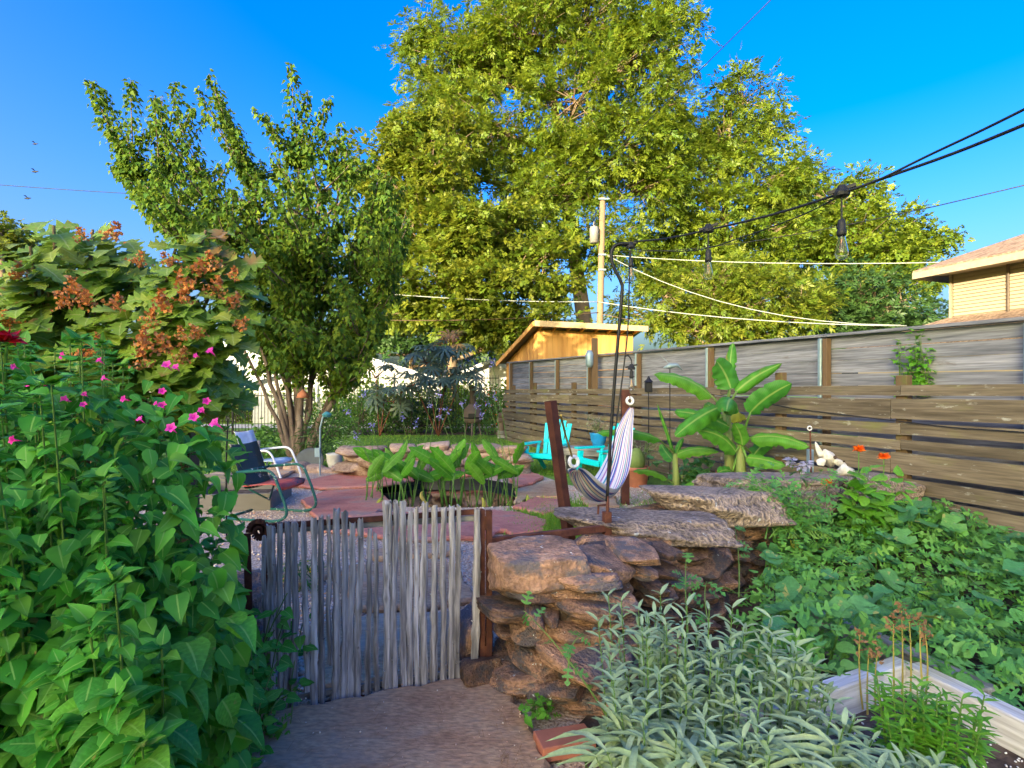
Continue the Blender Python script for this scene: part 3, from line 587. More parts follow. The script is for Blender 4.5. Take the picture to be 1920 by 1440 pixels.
gbar(gp(1347, 150), gp(1347, 1000), .026, .026, -.012, 'stile'); gbar(gp(268, 236), gp(268, 1178), .026, .02, -.014, 'stile')
gbar(gp(270, 262), gp(1335, 196), .014, .03, -.034, 'batten', 'greywood'); gbar(gp(275, 1128), gp(1335, 955), .014, .03, -.034, 'batten', 'greywood')
# hinge post with the side bar and its end post
hp = thing('gate_post', 'slim rusty steel hinge post beside the stone wall with a side bar', 'post', gp(1378, 1000))
pb = gp(1378, 1005); pt = gp(1378, 150); pb.z = 0; pt.x, pt.y = pb.x, pb.y
MB().beam(pb, pt, .03, .03, gdir).build('upright', M_['rust'], hp, bevel=.002)
for v in (215, 860): q = gp(1366, v); MB().tube([q - Vector((0, 0, .035)), q + Vector((0, 0, .035))], .012, 8).build('hinge', M_['rust'], hp)
barA = Vector((pb.x, pb.y, pt.z - .165)); barB = P(1138, 993, 3.3); barB.z = .66
MB().beam(barA, barB, .032, .04).build('side_bar', M_['rust'], hp, bevel=.002)
MB().beam((barB.x, barB.y, .1), (barB.x, barB.y, barB.z + .10), .045, .045, gdir).build('end_post', M_['rust'], hp, bevel=.002)
MB().box((pb.x - .03, pb.y - .05, .065), (.13, .10, .012)).build('foot_plate', M_['rust'], hp)
# latch post with its top curled into a scroll
LP = P(463, 1000, 2.66); lp = thing('scroll_post', 'rusty flat steel post with its top curled into a spiral beside the green bush', 'post', (LP.x, LP.y, 0))
MB().beam((LP.x + .02, LP.y, 0), (LP.x, LP.y, LP.z), .012, .034, gdir).build('upright', M_['rust'], lp, bevel=.002)
sp = []; cx, cz = LP.x + .062, LP.z + .012
for k in range(34):
    f = k / 33; an = R(190) - f * R(620); rr = .05 * (1 - f * .78); sp.append(Vector((cx + rr * math.cos(an), LP.y, cz + rr * math.sin(an))))
mb = MB()
for k in range(33): mb.beam(sp[k], sp[k + 1], .034, .009, (0, 1, 0))
mb.build('scroll', M_['rust'], lp)

# ================================================================== DRY STONE WALL
wl = [(-.02, 2.74), (.11, 2.40), (.55, 2.56), (1.1, 3.28), (1.75, 4.12), (2.7, 4.82), (3.8, 5.4)]
wall = thing('stone_wall', 'rough dry-stacked red brown stone wall running back from the gate post', 'stone wall', (.6, 2.8, 0))
core = [(.12, 2.80), (.24, 2.6), (.48, 2.74), (.97, 3.5), (1.6, 4.34), (2.6, 5.05), (3.8, 5.6), (3.7, 5.85), (2.5, 5.35), (1.45, 4.6), (.78, 3.75), (.35, 3.05)]
MB().prism(core, 0, .56).build('rubble_core', M_['soil'], wall)
def walk(pl, s):
    for a, b in zip(pl[:-1], pl[1:]):
        L = math.hypot(b[0] - a[0], b[1] - a[1])
        if s <= L: f = s / L; return a[0] + (b[0] - a[0]) * f, a[1] + (b[1] - a[1]) * f, math.atan2(b[1] - a[1], b[0] - a[0])
        s -= L
    return None
def courses(pl, side, zs, inset=.13, lmin=.2, lmax=.42, pool=None):
    for k, (z, h) in enumerate(zs):
        s = random.uniform(0, .12)
        while True:
            l = random.uniform(lmin, lmax); q = walk(pl, s + l / 2)
            if q is None: break
            x, y, a = q; nx, ny = -math.sin(a) * side, math.cos(a) * side; ins = inset + .05 * k / len(zs) + random.uniform(-.055, .05) + (.15 if s < 1.75 and side > 0 else 0)
            stone(wall, (x + nx * ins, y + ny * ins, z + random.uniform(-.012, .012)), (l * 1.0, random.uniform(.26, .36), h * random.uniform(.9, 1.25)), a + random.uniform(-.12, .12), (random.uniform(-.15, .15), random.uniform(-.16, .16)), pool=pool)
            s += l * random.uniform(.9, 1.0)
courses(wl, 1, [(.035, .075), (.105, .075), (.175, .08), (.25, .08), (.325, .08), (.395, .075), (.46, .07), (.525, .07), (.585, .06)], .13, .16, .44)
courses([(.30, 3.15), (.75, 3.8), (1.4, 4.65), (2.5, 5.42)], -1, [(.08, .16), (.24, .16), (.4, .16), (.54, .13)], .1, .3, .5)
SB = [(118, 590, 355, 655, .02), (480, 815, 372, 615, -.32), (490, 850, 545, 712, -.15), (455, 870, 650, 800, .05), (115, 290, 655, 742, .1), (290, 378, 640, 752, .2), (375, 462, 655, 790, -.3), (130, 375, 748, 880, -.08), (408, 720, 790, 1000, .1), (620, 860, 795, 930, .1), (128, 245, 880, 965, .0), (130, 388, 950, 1150, .15),
      (320, 600, 990, 1180, .05), (195, 335, 1145, 1290, .0), (325, 530, 1170, 1310, -.05), (530, 720, 1010, 1150, .1), (530, 720, 1150, 1290, 0), (780, 935, 442, 548, -.3), (900, 1048, 445, 560, .05), (850, 948, 545, 620, .1), (848, 1012, 600, 672, .12), (1008, 1272, 595, 712, .03), (945, 1132, 512, 600, .1), (1218, 1365, 470, 582, -.1), (738, 930, 385, 452, 0), (928, 1048, 385, 446, 0), (1038, 1195, 372, 462, .05), (1128, 1285, 402, 505, -.1),
      (1235, 1352, 278, 338, .05), (1270, 1390, 335, 405, .0), (1290, 1420, 405, 470, .0), (870, 1010, 680, 780, .1), (1010, 1200, 715, 800, 0), (1130, 1300, 505, 590, .05), (860, 1050, 790, 900, 0), (1050, 1250, 800, 900, 0), (600, 740, 930, 1030, .1), (720, 900, 900, 1010, 0)]
def wallY(px):
    for a, b in zip(wl[:-1], wl[1:]):
        pa, pb = HX + F * a[0] / a[1], HX + F * b[0] / b[1]
        if pa <= px <= pb: q = onplane(px, HY, Vector((a[0], a[1], 0)), Vector((b[0], b[1], 0))); return q.y
    return 2.75 if px < 960 else 4.8
big = [rock_mesh('stone', 140 + i, M_['wallstone'], 5, .6, .028, 8, .78, 30, .6) for i in range(9)]
for u0, u1, v0, v1, ti in SB:
    x, y = 880 + (u0 + u1) / 2 / 2.77, 880 + (v0 + v1) / 2 / 2.77; Z = wallY(x) + .12 + .16 * max(0, (1380 - y) / 380); dp = random.uniform(.28, .38)
    hh = (v1 - v0) / 2.77 * Z / F; h_ = max(.055, hh - dp * .22)
    stone(wall, P(x, y, Z) - Vector((0, 0, (hh - h_) * .25)), ((u1 - u0) / 2.77 * Z / F * .97, dp, h_ * .94), random.uniform(-.12, .12) + (.35 if x > 1180 else 0), (random.uniform(-.14, .04), -ti), pool=big)
cap = [rock_mesh('cap_stone', 160 + i, M_['capstone'], 5, .9, .045, 9, .78, 30, .3) for i in range(4)]
for x, y, w, h, Z, dp, rz in ((1222, 986, 235, 36, 3.56, .56, .10), (1345, 948, 190, 50, 4.15, .6, .3), (1448, 912, 225, 34, 4.85, .6, .15), (1600, 905, 130, 30, 5.15, .5, .4), (1500, 935, 150, 36, 4.7, .45, .4), (1660, 925, 110, 36, 5.3, .5, .5)):
    stone(wall, P(x, y, Z), (w * Z / F * 1.05, dp, h * Z / F * 1.15), rz, (random.uniform(-.02, .02), random.uniform(-.03, .03)), 'cap_stone', cap)
wl2 = thing('stone_wall', 'few dark red stones of the low wall between green bush and scroll post', 'stone wall', (-1.5, 2.95, 0))
for x, y, w, h, Z in ((452, 1128, 92, 52, 2.95), (430, 1180, 110, 56, 2.9), (480, 1185, 80, 50, 2.85), (400, 1128, 100, 50, 3.0), (470, 1235, 90, 60, 2.8), (400, 1250, 130, 60, 2.8), (885, 1195, 62, 80, 2.98)):
    stone(wl2 if x < 800 else wall, P(x, y, Z), (w * Z / F, .32, h * Z / F * 1.1), random.uniform(-.3, .3), (0, random.uniform(-.1, .1)), pool=big)
stone(wall, G(900, 1262, .06), (.2, .2, .13), .4, pool=big)
b = MB().box((0, 0, 0), (.235, .12, .06)).build('brick', flat('red_brick', (.36, .13, .085), .9), None, bevel=.004, M=Matrix.Translation(G(1058, 1392, .05)) @ Euler((0, .04, .3)).to_matrix().to_4x4())
tag(b, 'single red brick lying on the ground at the foot of the stone wall', 'brick')
# ================================================================== BUILDINGS
def slabroof(corners, th, name, mat, parent):
    """a roof plane from its corners, with thickness"""
    n = len(corners); up = [Vector(c) for c in corners]; dn = [c - Vector((0, 0, th)) for c in up]
    return MB().add(up + dn, [tuple(range(n)), tuple(range(2 * n - 1, n - 1, -1))] + [(i, n + i, n + (i + 1) % n, (i + 1) % n) for i in range(n)]).build(name, mat, parent)
# unseen block added far behind and left of the lens to shade the garden
hb = thing('shade_block', 'long pale apartment block with a gable roof far behind the viewer', 'building', (-40, -42, 0))
MB().box((-40, -42, 5.5), (44, 9, 11)).build('wall', flat('pale_siding', (.6, .58, .53), .8), hb)
for s in (-1, 1): slabroof([(-62.5, -42, RIDGE), (-17.5, -42, RIDGE), (-17.5, -42 + s * 5.2, 10.8), (-62.5, -42 + s * 5.2, 10.8)], .2, 'roof', M_['shingle'], hb)
for x in (-61.9, -18.1): MB().add([(x - .1, -46.4, 11), (x - .1, -37.6, 11), (x - .1, -42, RIDGE - .3), (x + .1, -46.4, 11), (x + .1, -37.6, 11), (x + .1, -42, RIDGE - .3)], [(0, 1, 2), (3, 5, 4), (0, 3, 4, 1), (1, 4, 5, 2), (2, 5, 3, 0)]).build('gable', M_['siding'], hb)
for i in range(12):
    for z in (2.0, 5.2, 8.4): w_ = MB().box((-59 + i * 3.45, -37.47, z), (1.3, .06, 1.5)).build('window', M_['white'], hb); MB().box((-59 + i * 3.45, -37.43, z), (1.1, .05, 1.3)).build('pane', M_['liner'], w_)
# neighbour's house over the fence on the right
C0 = Vector((13.12, 16, 0)); U = Vector((0, 0, 1))
hr = thing('house', 'tan sided house with brown shingle roofs beyond the tall fence', 'house', C0)
MB().add([C0 + FN * .05 - FD * .02, C0 + FN * 8 - FD * .02, C0 + FN * 8 - FD * 9, C0 + FN * .05 - FD * 9] + [q + U * 5.1 for q in (C0 + FN * .05 - FD * .02, C0 + FN * 8 - FD * .02, C0 + FN * 8 - FD * 9, C0 + FN * .05 - FD * 9)],
         [(3, 2, 1, 0), (4, 5, 6, 7), (0, 1, 5, 4), (1, 2, 6, 5), (2, 3, 7, 6), (3, 0, 4, 7)]).build('wall', M_['siding'], hr)
for j in range(16):
    z = 3.55 + j * .1; a = C0 - FN * .012 + U * (z + .05) - FD * .12; M, L = frame(a, a - FD * 8.6)
    MB().box((0, 0, 0), (L, .016, .088)).build('siding_board', M_['siding'], hr, M=M @ Euler((-.22, 0, 0)).to_matrix().to_4x4())
MB().beam(C0 - FN * .02 + U * 3.4 - FD * .06, C0 - FN * .02 + U * 5.1 - FD * .06, .12, .05, FD).build('corner_board', M_['fascia'], hr)
E = C0 - FN * .85 + FD * .5 + U * 5.16; k = 4.8
H = E + (FN - FD) * k + U * .45 * k
slabroof([E, E - FD * 11, H - FD * (11 - k), H], .05, 'roof', M_['shingle'], hr); slabroof([E + FN * 10, E, H, E + FN * (10 - k) - FD * k + U * .45 * k], .05, 'roof', M_['shingle'], hr)
MB().beam(E - U * .15, E - FD * 11 - U * .15, .03, .19).build('fascia', M_['fascia'], hr); MB().beam(E - U * .15, E + FN * 10 - U * .15, .03, .19).build('fascia', M_['fascia'], hr)
MB().add([E - U * .2, E - FD * 11 - U * .2, C0 - FD * 11 + U * 5.0, C0 + FD * .0 + U * 5.0], [(0, 1, 2, 3)]).build('soffit', M_['fascia'], hr)
k = 2.0; B0 = C0 + U * 3.74; B1 = C0 - FD * 10 + U * 3.74; D0 = B0 + (FD - FN) * k - U * .45 * k; D1 = B1 - FN * k - U * .45 * k
slabroof([B0, B1, D1, D0], .06, 'lower_roof', M_['shingle'], hr); slabroof([B0 + FN * 6, B0, D0, D0 + FN * 8], .06, 'lower_roof', M_['shingle'], hr)
q = onplane(1890, 500, C0 - FN * .06, C0 - FN * .06 - FD); MB().tube([(q.x, q.y, 3.7), (q.x, q.y, 5.0)], .035, 8).build('downspout', flat('brown_gutter', (.10, .07, .05), .5), hr)
MB().add([D0 + Vector((.6, 0, 0)), D1 + Vector((.6, 0, 0)), Vector((D1.x + .6, D1.y, 0)), Vector((D0.x + .6, D0.y, 0))], [(0, 1, 2, 3)]).build('lower_wall', M_['siding'], hr)
# yellow wooden shed
A = Vector((.91, 19, 0)); Wd, Dp, zf, zb = 3.95, 3.3, 3.72, 2.72
sh = thing('shed', 'golden wooden shed with lean-to roof behind the fence end', 'shed', A)
nb = 20
for i in range(nb):
    a = A + FN * (Wd * (i + .5) / nb); M = Matrix((FN, -FD, U)).transposed().to_4x4(); M = Matrix((FN, FD, U)).transposed().to_4x4(); M.translation = a + U * zf / 2
    MB().box((0, 0, 0), (Wd / nb - .008, .03 + .006 * (i % 2), zf)).build('siding_board', M_['shedwood'], sh, M=M)
B = A + FD * Dp
for i in range(14):
    f0, f1 = i / 14, (i + 1) / 14; a = A.lerp(B, f0) + FD * .03; b = A.lerp(B, f1); za = zf + (zb - zf) * f0; zc = zf + (zb - zf) * f1
    MB().add([a, b, b + U * zc, a + U * za, a + FN * .03, b + FN * .03, b + FN * .03 + U * zc, a + FN * .03 + U * za], [(0, 1, 2, 3), (7, 6, 5, 4), (0, 4, 5, 1), (1, 5, 6, 2), (2, 6, 7, 3), (3, 7, 4, 0)]).build('siding_board', M_['shedwood'], sh)
MB().add([A + FN * Wd, B + FN * Wd, B + FN * Wd + U * zb, A + FN * Wd + U * zf, B + U * zb, B], [(0, 1, 2, 3), (1, 5, 4, 2)]).build('wall', M_['shedwood'], sh)
sl = (zb - zf) / Dp; o1 = A - FD * .5 - FN * .32 + U * (zf + .10 - sl * .5); o2 = o1 + FN * (Wd + .64); o3 = o2 + FD * (Dp + .8) + U * sl * (Dp + .8); o4 = o1 + FD * (Dp + .8) + U * sl * (Dp + .8)
slabroof([o1, o2, o3, o4], .05, 'roof', flat('roof_sheet', (.25, .2, .16), .7), sh)
MB().beam(o1 - FD * .02 - U * .10, o2 - FD * .02 - U * .10, .04, .2).build('fascia', flat('pale_pine', (.6, .42, .2), .6), sh)
MB().beam(o1 - FN * .02 - U * .10, o4 - FN * .02 - U * .10, .04, .16).build('rake_board', M_['shedwood'], sh)
for i in range(8): a = o1 + FN * (.35 + i * .56) - U * .10 + FD * .03; MB().beam(a, a + FD * .5 + U * sl * .5, .05, .12).build('rafter', M_['shedwood'], sh)
# houses beyond the back fence
def gable_house(name, label, c, w, d, h, rise, rz, wallm, roofm, over=.4):
    t = thing(name, label, 'house', c); Mz = Matrix.Translation(c) @ Matrix.Rotation(rz, 4, 'Z'); q = lambda x, y, z: Mz @ Vector((x, y, z))
    v = [q(sx * w / 2, sy * d / 2, z) for z in (0, h) for sx, sy in ((-1, -1), (1, -1), (1, 1), (-1, 1))] + [q(0, -d / 2, h + rise), q(0, d / 2, h + rise)]
    MB().add(v, [(0, 1, 5, 8, 4), (2, 3, 7, 9, 6), (1, 2, 6, 5), (3, 0, 4, 7)]).build('wall', wallm, t)
    k = rise / (w / 2)
    for s in (-1, 1): slabroof([q(0, -d / 2 - over, h + rise + .06), q(0, d / 2 + over, h + rise + .06), q(s * (w / 2 + over), d / 2 + over, h - k * over + .06), q(s * (w / 2 + over), -d / 2 - over, h - k * over + .06)], .1, 'roof', roofm, t)
    for s in (-1, 1): MB().beam(q(0, -d / 2 - over - .03, h + rise - .02), q(s * (w / 2 + over), -d / 2 - over - .03, h - k * over - .02), .05, .2).build('rake_board', M_['white'], t)
    return t, q
wh = flat('white_siding', (.56, .54, .50), .8); tin = flat('white_metal_roof', (.55, .57, .6), .5); dkr = flat('dark_slate_roof', (.10, .10, .12), .8)
h1, q = gable_house('house', 'white gabled house seen past the left stems of the multi-stemmed tree', (-15.0, 32, 0), 8.4, 9, 2.5, 1.6, .0, wh, M_['shingle'])
for x, z in ((-2.2, 1.6), (2.0, 1.6)):
    w_ = MB().box(q(x, -4.53, z), (1.0, .06, 1.1)).build('window', M_['white'], h1); MB().box(q(x, -4.57, z), (.8, .04, .9)).build('pane', M_['liner'], w_)
h2, q = gable_house('house', 'white house with low pale metal roof behind the black fence', (-8.4, 30, 0), 9.0, 8, 2.05, 1.35, .12, wh, tin)
w_ = MB().box(q(-2.0, -4.03, 1.4), (1.0, .06, .9)).build('window', M_['white'], h2); MB().box(q(-2.0, -4.07, 1.4), (.8, .04, .7)).build('pane', M_['liner'], w_)
h3, q = gable_house('house', 'small white gabled outbuilding left of the golden shed', (-1.6, 33, 0), 4.8, 5, 2.3, 1.0, .15, wh, M_['fascia'])
h4, q = gable_house('house', 'house with dark slate roof peeping out left of the golden shed', (-.6, 44, 0), 10, 8, 2.8, 2.2, 1.57, wh, dkr)

# ================================================================== POLE AND WIRES
PB = Vector((4.05, 25, 0)); ph = 10.6
pole = thing('utility_pole', 'tall wooden utility pole with a grey transformer can behind the shed', 'utility pole', PB)
MB().tube([PB, PB + Vector((.08, 0, 5)), PB + Vector((.2, 0, ph))], [.17, .155, .13], 12).build('pole', M_['polewood'], pole, sm=True)
MB().lathe([(.0, -.4), (.2, -.38), (.21, .3), (.17, .36), (.05, .40), (.04, .6)], P(1114, 440, 24.8), 14).build('transformer', flat('grey_can', (.24, .22, .2), .5), pole, sm=True)
for z, l in ((ph - .1, .5), (7.9, .35), (7.2, .35)): MB().box(PB + Vector((.18 + l / 2 - .2, -.16, z)), (l, .05, .07)).build('bracket', M_['galv'], pole)
MB().tube([P(1114, 422, 24.7), P(1117, 400, 24.7), P(1124, 385, 24.7)], .015, 5).build('lead', M_['rubber'], pole)
def wire(label, pts, r, mat, cat='cable', group=None): return tag(MB().tube(pts, r, 5).build('cable' if cat == 'cable' else cat, mat, sm=True), label, cat, group)
wire('pale thick cable running left from the utility pole past the shed roof', sag(P(700, 549, 24), P(1122, 566, 24.9), .12), .02, M_['cable'])
wire('pale thick cable running right from the pole just above the fence top', sag(P(1122, 566, 24.9), P(1700, 611, 20), .25), .02, M_['cable'])
wire('pale level cable from the pole to the tan house eave', sag(P(1135, 478, 24.9), P(1765, 492, 18.5), .18), .017, M_['cable'])
wire('pale cable dropping steeply from the pole to the fence top', sag(P(1140, 480, 24.9), P(1690, 610, 19), .8), .017, M_['cable'])
wire('dark cable bundle leaving the pole to the left below the pale one', sag(P(700, 600, 24), P(1122, 586, 24.9), .15), .022, M_['post'])
wire('dark cable low on the pole running right into the trees', sag(P(1125, 588, 24.9), P(1660, 690, 26), .1), .016, M_['post'])
wire('thin black power line rising steeply from the trees to the top of the picture', sag(P(1470, -25, 11), P(985, 440, 30), .15), .011, M_['rubber'])
wire('thin dark line from the pole to the right edge over the tan house', sag(P(1130, 470, 24.9), P(1960, 338, 9.5), .45), .011, M_['rubber'])
wire('thin dark line low in the sky at the left edge', sag(P(-60, 342, 22), P(300, 366, 22), .03), .014, M_['rubber'])
for i, (a, b, c_, d_) in enumerate(((1380, 560, 1740, 596), (1370, 575, 1740, 612))): wire(('upper' if not i else 'lower') + ' of two faint brown wires crossing the green trees right of the pole', sag(P(1150, a - 20, 27), P(c_, d_, 27), .2), .013, M_['post'])

# ================================================================== TREES
def tree(name, label, base, top, lobes, mat, tm, rc=.9, size=.6, dens=1.0, bark='barkwarm', r0=.35, group=None, per=26):
    """lobes: (photo x, y, half width, half height in pixels, depth in metres); each lobe is a cloud of leafy clumps carried by limbs"""
    base = Vector(base); top = Vector(top); t = thing(name, label, 'tree', base, group)
    mb = MB(); tp = bez(base, base.lerp(top, .5) + Vector((random.uniform(-.6, .6), 0, 0)), top, 9); mb.tube(tp, [r0 * (1.1 - .85 * i / 8) for i in range(9)], 9)
    PP = []; DD = []; NN = []
    for (x, y, rx, ry, Z) in lobes:
        c = P(x, y, Z); a, b = rx * Z / F, ry * Z / F; dp = max(a, b) * .85; r = np.array([a, dp, b]) * .92
        n = max(5, int(dens * 4.2 * (a * b + a * dp + b * dp) / 3 / (rc * rc)))
        cs, u = clump_points(c, r, n, .35)
        k = min(range(9), key=lambda i: (tp[i] - c).length + max(0, tp[i].z - c.z + 1) * 2); j = tp[k]
        lim = bez(j, j.lerp(c, .5) + Vector((0, 0, -.12 * (c - j).length)), c, 7); mb.tube(lim, [max(.03, r0 * .42 * (1 - .12 * i)) for i in range(7)], 6)
        for q, uu in zip(cs, u):
            s = lim[random.randint(3, 6)]; qv = Vector(q); mb.tube([s, s.lerp(qv, .55) + Vector((0, 0, .1)), qv], [.05, .03, .012], 4, False)
            m = int(per * random.uniform(.6, 1.4)); cr = rc * random.uniform(.65, 1.2)
            p = rng.normal(size=(m, 3)) * cr * np.array([.5, .5, .36]); o = nrm(p + uu * cr * .3)
            PP.append(q + p); DD.append(nrm(o + rng.normal(size=(m, 3)) * .35 + [0, 0, -.35])); NN.append(nrm(o * .5 + rng.normal(size=(m, 3)) * .35 + [0, 0, .7]))
    mb.build('trunk', M_[bark], t, sm=True, origin=base)
    PP = np.concatenate(PP); ob = scatter('crown', t, mat, tm, PP, np.concatenate(DD), np.concatenate(NN), rng.uniform(.7, 1.25, len(PP)) * size, origin=base, kind=None, sm=False)
    return t
tree('pecan_tree', 'giant green tree filling the top of the picture behind the utility pole', (5.6, 34, 0), P(1015, -20, 34),
     [(850, 110, 95, 95, 34), (980, 60, 115, 95, 33), (1120, 40, 100, 110, 34), (1215, 110, 85, 100, 34), (920, 240, 120, 90, 33), (1080, 190, 115, 95, 32), (1040, -60, 170, 80, 34), (1170, 270, 110, 95, 33), (840, 300, 80, 70, 34), (990, 370, 120, 85, 32), (1130, 430, 100, 75, 32), (880, 440, 90, 70, 33), (1255, 40, 45, 60, 34), (800, 60, 45, 50, 34), (1245, 200, 60, 60, 33), (1225, 350, 70, 70, 33), (800, 190, 50, 60, 34), (1060, 320, 110, 80, 33), (1240, 280, 70, 70, 34), (930, 120, 90, 80, 34)],
     L_['pecan'], SPRIGS, 1.0, .52, 1.15, r0=.55, per=35)
tree('maple_tree', 'bright yellow green tree in front of the giant one, left of the pole', (-2.9, 27, 0), P(850, 330, 27),
     [(735, 270, 36, 48, 27), (770, 260, 50, 60, 28), (705, 330, 40, 60, 27), (840, 260, 70, 60, 29), (700, 450, 50, 70, 27), (950, 440, 90, 70, 28), (800, 330, 80, 80, 27), (760, 420, 75, 75, 26.5), (870, 430, 90, 80, 26), (820, 520, 100, 70, 25.5), (930, 540, 90, 70, 25.5), (1020, 500, 75, 75, 26.5), (1010, 590, 80, 50, 26), (880, 600, 90, 42, 26), (760, 580, 60, 55, 26), (950, 620, 70, 40, 26.5)],
     L_['maple'], SPRIGW, .75, .42, 1.05, r0=.3, per=36)
tree('oak_tree', 'tall rounded green tree just right of the giant one', (14.6, 38, 0), P(1370, 200, 38),
     [(1400, 190, 60, 60, 38), (1350, 250, 70, 70, 38), (1440, 250, 45, 55, 38), (1310, 330, 80, 80, 37), (1420, 340, 85, 70, 37), (1360, 420, 95, 70, 36), (1270, 440, 80, 70, 36), (1460, 430, 70, 65, 37), (1320, 510, 100, 60, 36), (1290, 230, 45, 60, 38), (1480, 350, 45, 60, 38), (1240, 500, 80, 70, 37), (1420, 500, 90, 60, 37)],
     L_['pecan'], SPRIGS, 1.05, .55, 1.1, r0=.45, per=36)
tree('elm_tree', 'green tree with pointed tops between rounded tree and tan house', (25, 42, 0), P(1600, 340, 42),
     [(1545, 370, 60, 65, 42), (1620, 365, 50, 55, 42), (1590, 450, 90, 70, 41), (1500, 470, 70, 65, 41), (1690, 450, 60, 55, 42), (1740, 490, 50, 55, 42), (1670, 530, 90, 60, 41), (1560, 550, 100, 55, 41), (1480, 330, 40, 40, 42), (1500, 400, 60, 60, 42), (1640, 460, 80, 70, 41), (1750, 440, 30, 36, 42)],
     L_['pecan'], SPRIGW, 1.1, .5, 1.1, r0=.45, per=34)
tree('ash_tree', 'lower bright leafy tree above the fence right of the shed', (9.3, 25, 0), P(1340, 520, 25),
     [(1340, 535, 95, 60, 25), (1245, 560, 60, 55, 25), (1420, 560, 85, 60, 25), (1500, 580, 70, 55, 25.5), (1330, 605, 90, 45, 25), (1290, 610, 70, 45, 26), (1430, 615, 90, 40, 26), (1190, 590, 40, 40, 27)], L_['maple'], SPRIGS, .8, .42, 1.15, r0=.25, per=34)
tree('cedar_tree', 'dark green rounded tree next to the lower roof of the tan house', (18, 28, 0), P(1640, 540, 28),
     [(1610, 555, 70, 60, 28), (1690, 565, 60, 55, 28), (1550, 590, 65, 50, 28), (1640, 610, 80, 40, 28), (1735, 590, 40, 40, 29)], L_['dark'], SPRIGS, .8, .5, 1.1, r0=.25, per=26)
tree('young_tree', 'dark leafy tree behind the white metal roofed house', (-7.2, 37, 0), P(770, 600, 37),
     [(690, 610, 60, 55, 37), (770, 620, 70, 50, 37), (850, 630, 60, 50, 37), (640, 640, 40, 40, 37), (905, 650, 40, 36, 37)], L_['dark'], SPRIGW, .9, .6, 1.0, r0=.25, per=24)
tree('roadside_tree', 'sunlit treetop at the left edge of the picture', (-31, 32, 0), P(0, 420, 32), [(0, 430, 26, 44, 32), (-40, 480, 50, 50, 32)], L_['maple'], SPRIGW, .8, .55, 1.0, r0=.3)
tree('roadside_tree', 'distant sunlit treetop just above the oak-leaved shrub', (-30.5, 34, 0), P(62, 440, 34), [(62, 462, 34, 26, 34), (40, 490, 50, 30, 34)], L_['maple'], SPRIGW, .8, .55, 1.0, r0=.3)

# multi-stemmed tree on the lawn: long leafy shoots rising from a fan of stems
RB = G(552, 862); t = thing('multi_stemmed_tree', 'multi-stemmed heart-leaved tree with long upright shoots on the lawn', 'tree', RB)
env = [(190, 165), (245, 160), (330, 170), (395, 150), (440, 235), (480, 215), (540, 140), (575, 190), (615, 190), (655, 265), (700, 310), (765, 345), (768, 430), (745, 520), (735, 600), (690, 680), (600, 690), (520, 670), (450, 590), (395, 520), (330, 460), (250, 380), (212, 300), (205, 250)]
names = [(168, 150, 12.3), (190, 165, 12.6), (245, 150, 12), (332, 155, 12.2), (392, 138, 12), (410, 170, 12.4), (480, 205, 11.7), (497, 215, 12.2), (545, 122, 12), (578, 176, 12.2), (618, 182, 12.1), (655, 262, 12), (208, 240, 12), (206, 305, 12.2), (290, 180, 12), (600, 240, 11.8), (640, 230, 12.4), (700, 300, 12.2), (735, 330, 12), (763, 345, 12.5), (360, 200, 12), (440, 240, 12), (560, 240, 11.5), (270, 240, 12), (765, 420, 12)]
tips = [(x, y, z, 1) for x, y, z in names]; ex = np.array([e[0] for e in env]); ey = np.array([e[1] for e in env])
while len(tips) < 690:
    x = random.uniform(205, 768); y = random.uniform(160, 690)
    if y > 300 and random.random() < .0: continue
    if inpoly(np.array([x]), np.array([y]), env)[0] and (y > 390 or random.random() < .10 + .3 * (y > 300)): tips.append((x, y, 12 + random.gauss(0, 1.05) * min(1, (y - 60) / 260), 0))
stems = []; mb = MB()
stemdef = [((545, 855), (520, 790), (478, 700), (300, 330), .05), ((548, 855), (528, 780), (500, 690), (400, 350), .06), ((548, 858), (535, 790), (515, 690), (330, 420), .05), ((552, 858), (545, 770), (540, 700), (470, 330), .075), ((556, 858), (556, 770), (552, 680), (560, 300), .085), ((562, 860), (562, 780), (566, 690), (600, 360), .08),
           ((570, 858), (590, 800), (632, 720), (690, 420), .075), ((575, 858), (600, 790), (650, 715), (740, 470), .07), ((560, 858), (580, 770), (585, 690), (640, 330), .06), ((553, 858), (540, 740), (500, 620), (250, 320), .05), ((566, 858), (575, 750), (610, 640), (740, 560), .05)]
for i, (a, b, c, d, r) in enumerate(stemdef):
    dz = random.uniform(-.5, .5); pts = [P(*a, 12 - .1), P(*b, 12 + dz * .3), P(*c, 12 + dz * .7), P((c[0] + d[0]) / 2, (c[1] + d[1]) / 2, 12 + dz), P(*d, 12 + dz * 1.4)]
    pts[0].z = .0; fine = []
    for q in range(4):
        for s in range(3): f = s / 3; fine.append(pts[q].lerp(pts[q + 1], f) + Vector((random.uniform(-.03, .03), random.uniform(-.03, .03), 0)))
    fine.append(pts[4]); m = len(fine); mb.tube(fine, [r * (1.15 - .85 * k / m) for k in range(m)], 8); stems.append(fine[5:])
PP = []; DD = []; NN = []
